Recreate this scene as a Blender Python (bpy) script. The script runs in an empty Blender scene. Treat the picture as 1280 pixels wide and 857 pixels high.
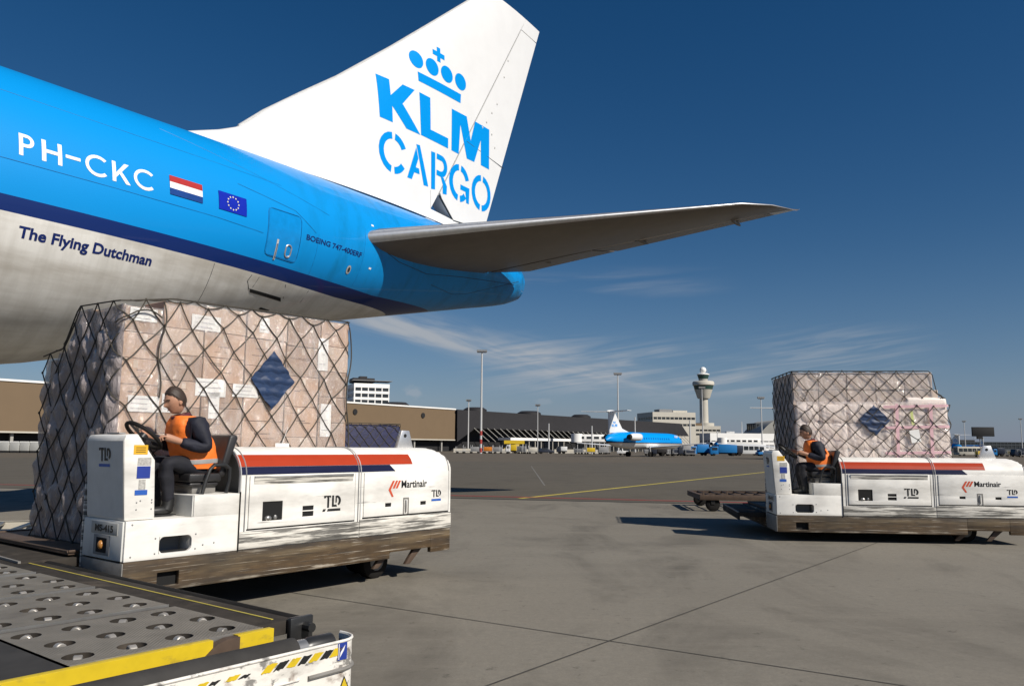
import bpy, bmesh, math, random
from mathutils import Vector, Matrix
R = math.radians
random.seed(7)
sc = bpy.context.scene
col = sc.collection

# ------------------------------------------------------------------ camera
HC, FPX = 1.66, 28 / 36 * 1280
PITCH, ROLL = math.atan(130 / FPX), R(0.45)
fwd = Vector((0, math.cos(PITCH), math.sin(PITCH)))
up0 = Vector((0, -math.sin(PITCH), math.cos(PITCH)))
rt0 = Vector((1, 0, 0))
rt = rt0 * math.cos(ROLL) + up0 * math.sin(ROLL)
up = up0 * math.cos(ROLL) - rt0 * math.sin(ROLL)
cd = bpy.data.cameras.new('camera')
cam = bpy.data.objects.new('camera', cd)
col.objects.link(cam)
cd.lens = 28; cd.sensor_width = 36; cd.sensor_fit = 'HORIZONTAL'
cd.clip_start = 0.1; cd.clip_end = 20000
cam.matrix_world = Matrix(((rt.x, up.x, -fwd.x, 0), (rt.y, up.y, -fwd.y, 0), (rt.z, up.z, -fwd.z, HC), (0, 0, 0, 1)))
sc.camera = cam
sc.render.resolution_x, sc.render.resolution_y = 1024, 685

# ------------------------------------------------------------------ light
SUN_AZ, SUN_EL = math.atan2(0.79, -0.613), R(39)
world = bpy.data.worlds.new('World'); sc.world = world; world.use_nodes = True
def build_world():
    nt = world.node_tree; nt.nodes.clear()
    N = lambda t, **k: (lambda n: ([setattr(n, a, b) for a, b in k.items()], n)[1])(nt.nodes.new(t))
    L = nt.links.new
    def mth(op, a, b=None, clamp=False):
        n = N('ShaderNodeMath', operation=op); n.use_clamp = clamp
        for i, v in enumerate((a, b)):
            if v is None: continue
            if isinstance(v, (int, float)): n.inputs[i].default_value = v
            else: L(v, n.inputs[i])
        return n.outputs[0]
    sky = N('ShaderNodeTexSky', sky_type='NISHITA', sun_disc=False, sun_elevation=SUN_EL, sun_rotation=SUN_AZ,
            altitude=0, air_density=SKY_AIR, dust_density=SKY_DUST, ozone_density=SKY_OZONE)
    gam = N('ShaderNodeGamma'); gam.inputs[1].default_value = SKY_GAMMA
    hsv = N('ShaderNodeHueSaturation'); hsv.inputs['Saturation'].default_value = SKY_SAT; hsv.inputs['Value'].default_value = SKY_VAL
    L(sky.outputs[0], gam.inputs[0]); L(gam.outputs[0], hsv.inputs['Color'])
    tc = N('ShaderNodeTexCoord'); sx = N('ShaderNodeSeparateXYZ'); L(tc.outputs['Generated'], sx.inputs[0])
    az = mth('ARCTAN2', sx.outputs[0], sx.outputs[1]); el = mth('ARCSINE', sx.outputs[2])
    # cirrus: a long streak falling to the right and a fan of wisps beside it (fixed in the sky by azimuth and height)
    q = mth('ADD', mth('SUBTRACT', el, 0.150), mth('MULTIPLY', mth('ADD', az, 0.2), 0.235))
    p = mth('SUBTRACT', az, mth('MULTIPLY', el, 0.24))
    def noise(u, v, su, sv, det, dist, rough=0.55):
        c = N('ShaderNodeCombineXYZ'); L(mth('MULTIPLY', u, su), c.inputs[0]); L(mth('MULTIPLY', v, sv), c.inputs[1])
        n = N('ShaderNodeTexNoise'); n.inputs['Scale'].default_value = 1; n.inputs['Detail'].default_value = det
        n.inputs['Roughness'].default_value = rough; n.inputs['Distortion'].default_value = dist; L(c.outputs[0], n.inputs['Vector']); return n.outputs['Fac']
    def ss(x, a, b):
        m = N('ShaderNodeMapRange', interpolation_type='SMOOTHSTEP'); L(x, m.inputs['Value'])
        m.inputs['From Min'].default_value = a; m.inputs['From Max'].default_value = b; return m.outputs[0]
    def win(x, a, b, c, d): return mth('MULTIPLY', ss(x, a, b), mth('SUBTRACT', 1.0, ss(x, c, d)))
    n1 = noise(p, q, 7, 60, 5, .6)
    n1b = noise(p, q, 5, 16, 4, .4)
    band = mth('MULTIPLY', win(q, -.016, .012, .004, .05), win(az, -.32, -.15, .10, .28))
    m1 = mth('MULTIPLY', mth('MULTIPLY', band, ss(n1, .22, .7)), mth('ADD', .35, mth('MULTIPLY', ss(n1b, .3, .7), .75)))
    q2 = mth('SUBTRACT', el, mth('MULTIPLY', az, -.05))
    n2 = noise(mth('ADD', az, mth('MULTIPLY', el, .6)), mth('SUBTRACT', el, mth('MULTIPLY', az, .13)), 6, 95, 6, 1.0)
    n2b = noise(az, el, 4.3, 11, 3, .4)
    m2 = mth('MULTIPLY', mth('MULTIPLY', win(el, .055, .085, .11, .150), win(az, -.1, .06, .36, .52)), mth('MULTIPLY', ss(n2, .36, .72), ss(n2b, .28, .62)))
    n3 = noise(az, el, 3, 30, 5, .8)
    m3 = mth('MULTIPLY', mth('MULTIPLY', win(el, .18, .195, .205, .23), win(az, -.05, .02, .12, .3)), ss(n3, .45, .8))
    def puff(a0, e0, ra, re, sd):
        da = mth('DIVIDE', mth('SUBTRACT', az, a0), ra); de = mth('DIVIDE', mth('SUBTRACT', el, e0), re)
        d = mth('SQRT', mth('ADD', mth('MULTIPLY', da, da), mth('MULTIPLY', de, de)))
        n = noise(mth('ADD', az, sd), el, 55, 80, 4, .3)
        return ss(mth('SUBTRACT', mth('MULTIPLY', n, 1.5), d), .0, .55)
    pf = mth('ADD', puff(-.122, .068, .024, .013, 0), mth('ADD', mth('MULTIPLY', puff(.04, .057, .016, .007, 3), .5), mth('MULTIPLY', puff(-.61, .1, .05, .022, 1.5), .7)))
    hz = mth('MULTIPLY', mth('SUBTRACT', 1.0, mth('POWER', ss(el, -.12, .26), .6)), .95)
    tot = mth('ADD', mth('ADD', mth('MULTIPLY', m1, CIRRUS), mth('MULTIPLY', m2, CIRRUS * .8)), mth('ADD', mth('MULTIPLY', m3, CIRRUS * .4), mth('MULTIPLY', pf, .42)), True)
    mh = N('ShaderNodeMix', data_type='RGBA'); L(hz, mh.inputs['Factor']); L(hsv.outputs[0], mh.inputs['A']); mh.inputs['B'].default_value = HAZE_COL
    mix = N('ShaderNodeMix', data_type='RGBA'); L(tot, mix.inputs['Factor']); tn = N('ShaderNodeMix', data_type='RGBA', blend_type='MULTIPLY'); tn.inputs['Factor'].default_value = 1; L(mh.outputs['Result'], tn.inputs['A']); tn.inputs['B'].default_value = (1.09, 1.0, 1.05, 1)
    L(tn.outputs['Result'], mix.inputs['A']); mix.inputs['B'].default_value = CLOUD_COL
    bg = N('ShaderNodeBackground'); bg.inputs['Strength'].default_value = SKY_STRENGTH
    L(mix.outputs['Result'], bg.inputs['Color'])
    out = N('ShaderNodeOutputWorld'); L(bg.outputs[0], out.inputs[0])
SKY_STRENGTH, SKY_AIR, SKY_DUST, SKY_OZONE, SKY_GAMMA, SKY_SAT, SKY_VAL = 0.06, 1.0, 0.3, 3.0, 1.0, 1.36, 0.76
CIRRUS, CLOUD_COL, HAZE_COL = 1.35, (5.2, 5.7, 6.4, 1), (1.5, 3.0, 5.6, 1)
build_world()
ld = bpy.data.lights.new('sun', 'SUN'); ld.energy = 4.6; ld.angle = R(0.53); ld.color = (1.0, 0.94, 0.85)
sun = bpy.data.objects.new('sun', ld); col.objects.link(sun)
sd = Vector((math.sin(SUN_AZ) * math.cos(SUN_EL), math.cos(SUN_AZ) * math.cos(SUN_EL), math.sin(SUN_EL)))
sun.rotation_euler = sd.to_track_quat('Z', 'Y').to_euler(); sun.location = sd * 60
vs = sc.view_settings
sc.display_settings.display_device = 'sRGB'
vs.view_transform = 'Standard'; vs.look = 'None'; vs.gamma = 1; vs.use_curve_mapping = False; vs.exposure = 0.2
sc.cycles.max_bounces = 8; sc.cycles.transparent_max_bounces = 16
try: sc.cycles.use_denoising = True
except Exception: pass

# ------------------------------------------------------------------ materials
MATS = {}
def mat(name, color, rough=0.6, metal=0.0, var=0.12, ns=6.0, stretch=(1, 1, 1), bump=0.0, bs=60.0, dirt=None, coat=0.0, spec=0.5, emit=None):
    """procedural material in object coordinates; dirt = (colour, amount 0..1, scale, stretch, softness)"""
    m = bpy.data.materials.new(name); m.use_nodes = True; MATS[name] = m
    nt = m.node_tree; b = nt.nodes['Principled BSDF']; L = nt.links.new
    b.inputs['Roughness'].default_value = rough; b.inputs['Metallic'].default_value = metal
    b.inputs['Specular IOR Level'].default_value = spec
    if coat: b.inputs['Coat Weight'].default_value = coat; b.inputs['Coat Roughness'].default_value = .12
    tc = nt.nodes.new('ShaderNodeTexCoord')
    def nz(scale, st, det=5):
        mp = nt.nodes.new('ShaderNodeMapping'); mp.inputs['Scale'].default_value = st; L(tc.outputs['Object'], mp.inputs[0])
        n = nt.nodes.new('ShaderNodeTexNoise'); n.inputs['Scale'].default_value = scale; n.inputs['Detail'].default_value = det
        n.inputs['Roughness'].default_value = .6; L(mp.outputs[0], n.inputs['Vector']); return n.outputs['Fac']
    def rng(x, a, b_, c, d):
        r = nt.nodes.new('ShaderNodeMapRange'); L(x, r.inputs['Value'])
        for i, v in zip(('From Min', 'From Max', 'To Min', 'To Max'), (a, b_, c, d)): r.inputs[i].default_value = v
        return r.outputs[0]
    hv = nt.nodes.new('ShaderNodeHueSaturation'); hv.inputs['Color'].default_value = (*color, 1)
    L(rng(nz(ns, stretch), .25, .75, 1 - var, 1 + var), hv.inputs['Value'])
    out = hv.outputs[0]
    for d in ([dirt] if dirt and not isinstance(dirt, list) else (dirt or [])):
        dc, am, s, st, soft = d
        mx = nt.nodes.new('ShaderNodeMix'); mx.data_type = 'RGBA'
        th = .72 - .44 * am
        L(rng(nz(s, st, 7), th, th + soft, 0, min(1, .55 + .45 * am)), mx.inputs['Factor']); L(out, mx.inputs['A']); mx.inputs['B'].default_value = (*dc, 1)
        out = mx.outputs['Result']
    L(out, b.inputs['Base Color'])
    if emit: b.inputs['Emission Color'].default_value = (*emit[0], 1); b.inputs['Emission Strength'].default_value = emit[1]
    if bump:
        bp = nt.nodes.new('ShaderNodeBump'); bp.inputs['Strength'].default_value = bump; bp.inputs['Distance'].default_value = .02
        L(nz(bs, (1, 1, 1)), bp.inputs['Height']); L(bp.outputs[0], b.inputs['Normal'])
    return m
GR = (.09, .075, .055); BLK = (.015, .014, .013); RUST = (.12, .055, .025)
M = {}
def defm(k, *a, **kw): M[k] = mat(k, *a, **kw)
defm('white_paint', (.78, .76, .71), .45, dirt=[(GR, .55, 1.2, (.7, 1, 2.2), .45), (BLK, .20, 3.1, (.5, 1, 9), .08)], var=.05)
defm('white_scuffed', (.70, .67, .60), .6, dirt=[(GR, .5, 2.2, (.35, 1, 5), .25), (BLK, .56, 2.4, (.45, 1, 7), .07), (BLK, .42, 5, (.3, 1, 14), .06)], var=.1)
defm('skirt_worn', (.075, .046, .02), .7, dirt=[((.24, .175, .095), .5, 1.5, (.4, 1, 4), .2), ((.60, .54, .44), .30, 1.9, (.5, 1, 6), .07), (BLK, .72, 1.3, (.5, 1, 4), .28), ((.66, .60, .5), .30, 4.5, (.3, 1, 18), .10), (BLK, .4, 6, (.3, 1, 12), .12)], var=.3)
defm('grey_worn', (.20, .19, .175), .6, dirt=[(GR, .35, 4, (1, 1, 2), .2), (RUST, .2, 6, (1, 1, 1), .15)], var=.15)
defm('white_shaded', (.60, .60, .57), .5, dirt=[(GR, .2, 2.5, (1, 1, .6), .35)], var=.08)  # white paint greyed for the front faces, their shade put into the colour
defm('deck_steel', (.038, .033, .028), .8, 0, spec=.15, dirt=[((.16, .13, .1), .4, 2.5, (1, 1, 1), .3)], var=.3)
defm('black_rubber', (.014, .013, .012), .8, var=.3, spec=.15)
defm('black_vinyl', (.022, .021, .022), .42, var=.2, bump=.1)
defm('black_metal', (.02, .02, .02), .35, var=.2)
defm('black_paint', (.012, .012, .012), .5)
defm('red_stripe', (.37, .040, .013), .4, dirt=(GR, .14, 3, (.4, 1, 6), .2), var=.05, spec=.2)
defm('navy_stripe', (.011, .014, .045), .4, var=.1, spec=.2)
defm('logo_red', (.55, .08, .03), .5)
defm('logo_blue', (.02, .10, .42), .5)
defm('sticker_blue', (.015, .04, .26), .5); defm('sticker_yellow', (.72, .40, .02), .5); defm('sticker_grey', (.42, .41, .38), .5, var=.4, ns=60)
defm('plate_grey', (.38, .38, .36), .5); defm('amber', (.45, .20, .05), .25, var=.2)
defm('steel', (.42, .41, .39), .35, .8, var=.2); defm('caster', (.34, .32, .29), .42, .45, var=.3)
defm('aluminium', (.62, .62, .62), .38, .75, var=.12)
defm('stab_skin', (.15, .13, .11), .4, .15, var=.12, ns=2, dirt=((.15, .13, .11), .25, 1.2, (3, .5, 1), .3))
defm('yellow_paint', (.60, .43, .012), .5, dirt=[(GR, .3, 5, (1, 1, 2), .2)], var=.12)
defm('net_cord', (.05, .043, .033), .8, var=.3)
defm('navy_cloth', (.010, .030, .085), .55, var=.25, bump=.35, bs=18)
defm('navy_net_cover', (.017, .019, .06), .6, var=.3, bump=.5, bs=25)
defm('carton', (.50, .335, .235), .75, var=.1, ns=2); defm('carton_pale', (.57, .42, .32), .75, var=.1, ns=2); defm('carton_dull', (.36, .24, .165), .8, var=.12, ns=2)
defm('paper', (.78, .77, .74), .6, var=.05); defm('print_ink', (.38, .38, .39), .7)
defm('carton_cream', (.64, .52, .44), .7, var=.08, ns=2); defm('rubber_grey', (.040, .038, .036), .75, var=.3, ns=4, spec=.2); defm('pack_white', (.84, .74, .67), .45, var=.08, ns=3, bump=.4, bs=9); defm('pink_tape', (.68, .43, .46), .4, var=.15)
defm('skin', (.42, .22, .14), .5, var=.08, spec=.35); defm('hair', (.032, .018, .011), .6, var=.3, ns=40)
defm('jacket_navy', (.006, .007, .017), .75, var=.3, bump=.25, bs=25); defm('trouser_navy', (.006, .0065, .012), .8, var=.3, bump=.25, bs=22)
defm('vest_orange', (.86, .19, .022), .65, var=.08, bump=.3, bs=16); defm('reflective', (.45, .45, .44), .3, .3); defm('maroon', (.08, .012, .018), .8)
defm('boot_black', (.012, .012, .012), .5)
defm('klm_white', (.74, .74, .73), .32, var=.03, ns=1.5, coat=.2); defm('klm_blue', (.0, .26, .70), .35, var=.02, spec=.2)
defm('seam_dark', (.02, .03, .04), .6); defm('seam_blue', (.0, .16, .42), .45); defm('dark_hole', (.006, .006, .006), .9)
defm('flag_red', (.38, .03, .03), .4, spec=.2); defm('flag_white', (.8, .8, .8), .4, spec=.2); defm('flag_blue', (.01, .05, .22), .4, spec=.2); defm('eu_blue', (.005, .02, .36), .4, spec=.2); defm('eu_star', (.8, .78, .55), .4, spec=.2)
defm('stripe_navy_text', (.008, .02, .12), .4, spec=.2)
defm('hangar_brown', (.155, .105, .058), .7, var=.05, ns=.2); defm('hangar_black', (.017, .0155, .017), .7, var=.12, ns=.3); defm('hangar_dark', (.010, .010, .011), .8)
defm('build_white', (.80, .79, .76), .6, var=.05, ns=.2); defm('build_cream', (.50, .47, .40), .7, var=.06, ns=.2); defm('glass_dark', (.03, .035, .04), .15, var=.3, ns=.3)
defm('concrete_grey', (.33, .32, .29), .8, var=.1, ns=.2); defm('tower_glass', (.03, .07, .06), .12); defm('mast_steel', (.50, .50, .49), .5)
defm('mast_red', (.38, .05, .04), .5); defm('dull_grey', (.22, .22, .22), .7, var=.2, ns=2); defm('vehicle_blue', (.01, .16, .42), .4); defm('vehicle_dark', (.02, .025, .04), .35)
defm('vehicle_white', (.72, .72, .70), .35); defm('vehicle_yellow', (.62, .42, .02), .4); defm('barrier_cream', (.50, .46, .38), .8, var=.15, ns=1); defm('dolly_brown', (.075, .048, .032), .7, var=.3, dirt=((.25, .2, .16), .25, 6, (1, 1, 1), .2))
defm('vehicle_orange', (.6, .2, .02), .4); defm('skyline_dark', (.05, .06, .07), .8)

# ------------------------------------------------------------------ mesh helpers
class MB:
    def __init__(s): s.v = []; s.f = []; s.m = []
    def add(s, vs_, fs, m=0):
        o = len(s.v); s.v += [tuple(v) for v in vs_]
        for f in fs: s.f.append([o + i for i in f]); s.m.append(m)
        return s
    def box(s, x0, x1, y0, y1, z0, z1, m=0):
        return s.add([(x, y, z) for x in (x0, x1) for y in (y0, y1) for z in (z0, z1)],
                     [(0, 1, 3, 2), (4, 6, 7, 5), (0, 4, 5, 1), (2, 3, 7, 6), (0, 2, 6, 4), (1, 5, 7, 3)], m)
    def prism(s, pts, axis, a, b, m=0):
        n = len(pts)
        def P(p, d): return {'y': (p[0], d, p[1]), 'x': (d, p[0], p[1]), 'z': (p[0], p[1], d)}[axis]
        return s.add([P(p, a) for p in pts] + [P(p, b) for p in pts],
                     [tuple(range(n)), tuple(range(2 * n - 1, n - 1, -1))] + [(i, i + n, (i + 1) % n + n, (i + 1) % n) for i in range(n)], m)
    def tube(s, path, r, n=6, m=0, closed=False, caps=True):
        path = [Vector(p) for p in path]; k = len(path); vs_ = []; pu = None
        for i, p in enumerate(path):
            if closed: t = path[(i + 1) % k] - path[i - 1]
            else: t = path[min(i + 1, k - 1)] - path[max(i - 1, 0)]
            t = t.normalized() if t.length > 1e-9 else Vector((0, 0, 1))
            if pu is None: pu = t.orthogonal().normalized()
            else:
                pu = pu - t * pu.dot(t); pu = pu.normalized() if pu.length > 1e-6 else t.orthogonal().normalized()
            w = t.cross(pu); rr = r[i] if isinstance(r, (list, tuple)) else r
            vs_ += [p + (pu * math.cos(2 * math.pi * j / n) + w * math.sin(2 * math.pi * j / n)) * rr for j in range(n)]
        fs = []
        for i in range(k if closed else k - 1):
            a, b = i * n, ((i + 1) % k) * n
            fs += [(a + j, a + (j + 1) % n, b + (j + 1) % n, b + j) for j in range(n)]
        if caps and not closed: fs += [tuple(range(n - 1, -1, -1)), tuple(range((k - 1) * n, k * n))]
        return s.add(vs_, fs, m)
    def lathe(s, prof, c=(0, 0, 0), n=24, m=0, axis='z'):
        vs_ = []
        for r, h in prof:
            for j in range(n):
                a = 2 * math.pi * j / n; x, y = r * math.cos(a), r * math.sin(a)
                p = {'z': (x, y, h), 'y': (x, h, y), 'x': (h, x, y)}[axis]
                vs_.append((c[0] + p[0], c[1] + p[1], c[2] + p[2]))
        fs = [(i * n + j, i * n + (j + 1) % n, (i + 1) * n + (j + 1) % n, (i + 1) * n + j) for i in range(len(prof) - 1) for j in range(n)]
        fs += [tuple(range(n - 1, -1, -1)), tuple(range((len(prof) - 1) * n, len(prof) * n))]
        return s.add(vs_, fs, m)
    def ball(s, c, rx, ry=None, rz=None, n=12, m=0):
        ry = ry or rx; rz = rz or rx; k = max(4, n // 2); vs_ = []; fs = []
        for i in range(k + 1):
            t = math.pi * i / k
            for j in range(n):
                a = 2 * math.pi * j / n
                vs_.append((c[0] + rx * math.sin(t) * math.cos(a), c[1] + ry * math.sin(t) * math.sin(a), c[2] + rz * math.cos(t)))
        for i in range(k):
            for j in range(n): fs.append((i * n + j, i * n + (j + 1) % n, (i + 1) * n + (j + 1) % n, (i + 1) * n + j))
        return s.add(vs_, fs, m)
    def grid(s, nu, nv, fn, m=0, closed_u=False):
        vs_ = [fn(i / nu, j / nv) for i in range(nu + 1) for j in range(nv + 1)]
        return s.add(vs_, [(i * (nv + 1) + j, (i + 1) * (nv + 1) + j, (i + 1) * (nv + 1) + j + 1, i * (nv + 1) + j + 1) for i in range(nu) for j in range(nv)], m)
    def plate(s, x0, x1, z0, z1, holes, y0, y1, m=0):
        """upright plate in the x-z plane with rectangular holes, y0 = outer face"""
        xs = sorted({x0, x1, *[h[0] for h in holes], *[h[1] for h in holes]}); zs = sorted({z0, z1, *[h[2] for h in holes], *[h[3] for h in holes]})
        full = lambda i, j: 0 <= i < len(xs) - 1 and 0 <= j < len(zs) - 1 and not any(h[0] <= xs[i] < h[1] and h[2] <= zs[j] < h[3] for h in holes)
        for i in range(len(xs) - 1):
            for j in range(len(zs) - 1):
                if not full(i, j): continue
                a, b, c, d = xs[i], xs[i + 1], zs[j], zs[j + 1]
                s.add([(a, y0, c), (b, y0, c), (b, y0, d), (a, y0, d)], [(0, 1, 2, 3)], m)
                s.add([(a, y1, c), (a, y1, d), (b, y1, d), (b, y1, c)], [(0, 1, 2, 3)], m)
                for di, dj, e in ((-1, 0, ((a, c), (a, d))), (1, 0, ((b, d), (b, c))), (0, -1, ((b, c), (a, c))), (0, 1, ((a, d), (b, d)))):
                    if not full(i + di, j + dj):
                        (p, q), (u_, w_) = e
                        s.add([(p, y0, q), (u_, y0, w_), (u_, y1, w_), (p, y1, q)], [(0, 1, 2, 3)], m)
        return s
    def build(s, name, mats, parent=None, bevel=0.0, segs=2, smooth=35, loc=None, merge=True):
        me = bpy.data.meshes.new(name); me.from_pydata(s.v, [], s.f)
        for m_ in (mats if isinstance(mats, (list, tuple)) else [mats]): me.materials.append(M[m_] if isinstance(m_, str) else m_)
        for p, k in zip(me.polygons, s.m): p.material_index = k
        bm = bmesh.new(); bm.from_mesh(me)
        if merge: bmesh.ops.remove_doubles(bm, verts=bm.verts, dist=1e-5)
        bmesh.ops.recalc_face_normals(bm, faces=bm.faces)
        if bevel:
            es = [e for e in bm.edges if len(e.link_faces) == 2 and e.calc_face_angle(0) > R(30)]
            bmesh.ops.bevel(bm, geom=es, offset=bevel, segments=segs, affect='EDGES', profile=.5, clamp_overlap=True)
        for f in bm.faces: f.smooth = smooth > 0
        for e in bm.edges: e.smooth = len(e.link_faces) == 2 and e.calc_face_angle(0) < R(max(smooth, 1))
        bm.to_mesh(me); bm.free()
        return link(name, me, parent, loc)
def link(name, me, parent=None, loc=None):
    o = bpy.data.objects.new(name, me); col.objects.link(o)
    if parent: o.parent = parent
    if loc: o.location = loc
    return o
def tag(o, label=None, cat=None, group=None, kind=None):
    for k, v in (('label', label), ('category', cat), ('group', group), ('kind', kind)):
        if v: o[k] = v
    return o
def thing(name, label, cat, loc=(0, 0, 0), rz=0.0, group=None):
    o = bpy.data.objects.new(name, None); col.objects.link(o); o.location = loc; o.rotation_euler = (0, 0, rz); o.empty_display_size = .2
    return tag(o, label, cat, group)
def copy_tree(o, loc=None, rz=None, label=None, parent=None):
    c = o.copy(); col.objects.link(c)
    if parent is not None: c.parent = parent
    if loc is not None: c.location = loc
    if rz is not None: c.rotation_euler = (0, 0, rz)
    if label: c['label'] = label
    for ch in list(o.children): copy_tree(ch, parent=c)
    return c
def text2d(s, bold=0.0):
    cu = bpy.data.curves.new('text', 'FONT'); cu.body = s; cu.offset = bold; cu.resolution_u = 4
    ob = bpy.data.objects.new('text', cu); col.objects.link(ob)
    dg = bpy.context.evaluated_depsgraph_get(); me = bpy.data.meshes.new_from_object(ob.evaluated_get(dg))
    vs_ = [(v.co.x, v.co.y) for v in me.vertices]; fs = [tuple(p.vertices) for p in me.polygons]
    bpy.data.objects.remove(ob); bpy.data.curves.remove(cu); bpy.data.meshes.remove(me)
    return vs_, fs
def fit2d(vf, x0, x1, z0, z1, shear=0.0):
    vs_, fs = vf; xs = [v[0] for v in vs_]; zs = [v[1] for v in vs_]
    a, b, c, d = min(xs), max(xs), min(zs), max(zs)
    return [(x0 + (x - a) / (b - a) * (x1 - x0) + shear * ((z - c) / (d - c)) * (z1 - z0), z0 + (z - c) / (d - c) * (z1 - z0)) for x, z in vs_], fs
def mark(name, polys, fn, m, parent, cut=None, thick=0.0):
    """flat 2-D shapes (list of (verts, faces) or outline lists) laid onto a surface by fn(x, z) -> 3-D point"""
    bm = bmesh.new()
    for pl in polys:
        if isinstance(pl, tuple) and len(pl) == 2 and isinstance(pl[1], list) and pl[1] and isinstance(pl[1][0], tuple) and len(pl[1][0]) >= 3 and isinstance(pl[1][0][0], int):
            vs_, fs = pl; bv = [bm.verts.new((x, 0, z)) for x, z in vs_]
            for f in fs:
                try: bm.faces.new([bv[i] for i in f])
                except ValueError: pass
        else:
            bm.faces.new([bm.verts.new((x, 0, z)) for x, z in pl])
    bm.normal_update()
    bmesh.ops.triangulate(bm, faces=bm.faces)
    if cut:
        xs = [v.co.x for v in bm.verts]; zs = [v.co.z for v in bm.verts]
        for ax, lo, hi in ((0, min(xs), max(xs)), (2, min(zs), max(zs))):
            k = int((hi - lo) / cut)
            for i in range(1, k + 1):
                co = [0, 0, 0]; no = [0, 0, 0]; co[ax] = lo + (hi - lo) * i / (k + 1); no[ax] = 1
                bmesh.ops.bisect_plane(bm, geom=bm.verts[:] + bm.edges[:] + bm.faces[:], plane_co=co, plane_no=no, dist=1e-5)
    for v in bm.verts: v.co = fn(v.co.x, v.co.z)
    bmesh.ops.recalc_face_normals(bm, faces=bm.faces)
    me = bpy.data.meshes.new(name); bm.to_mesh(me); bm.free(); me.materials.append(M[m])
    return link(name, me, parent)
def circ(cx, cz, rx, rz=None, n=28): return [(cx + rx * math.cos(2 * math.pi * i / n), cz + (rz or rx) * math.sin(2 * math.pi * i / n)) for i in range(n)]
def rect(x0, x1, z0, z1): return [(x0, z0), (x1, z0), (x1, z1), (x0, z1)]
def arcband(cx, cz, rx, rz, w, a0, a1, n=10):
    A = [R(a0 + (a1 - a0) * i / n) for i in range(n + 1)]
    out = []
    for i in range(n):
        out.append([(cx + rx * math.cos(A[i]), cz + rz * math.sin(A[i])), (cx + rx * math.cos(A[i + 1]), cz + rz * math.sin(A[i + 1])),
                    (cx + (rx - w) * math.cos(A[i + 1]), cz + (rz - w) * math.sin(A[i + 1])), (cx + (rx - w) * math.cos(A[i]), cz + (rz - w) * math.sin(A[i]))])
    return out
def lerp(x, X, Y):
    if x <= X[0]: return Y[0]
    for i in range(len(X) - 1):
        if x <= X[i + 1]: return Y[i] + (Y[i + 1] - Y[i]) * (x - X[i]) / (X[i + 1] - X[i])
    return Y[-1]
def at(px, py, Y):
    """a point seen in the photograph at (px, py), standing Y metres ahead"""
    d = fwd + rt * ((px - 640) / FPX) - up * ((py - 428.5) / FPX)
    return Vector((0, 0, HC)) + d * (Y / d.y)
def gx(px, Y): return at(px, 560, Y).x

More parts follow.
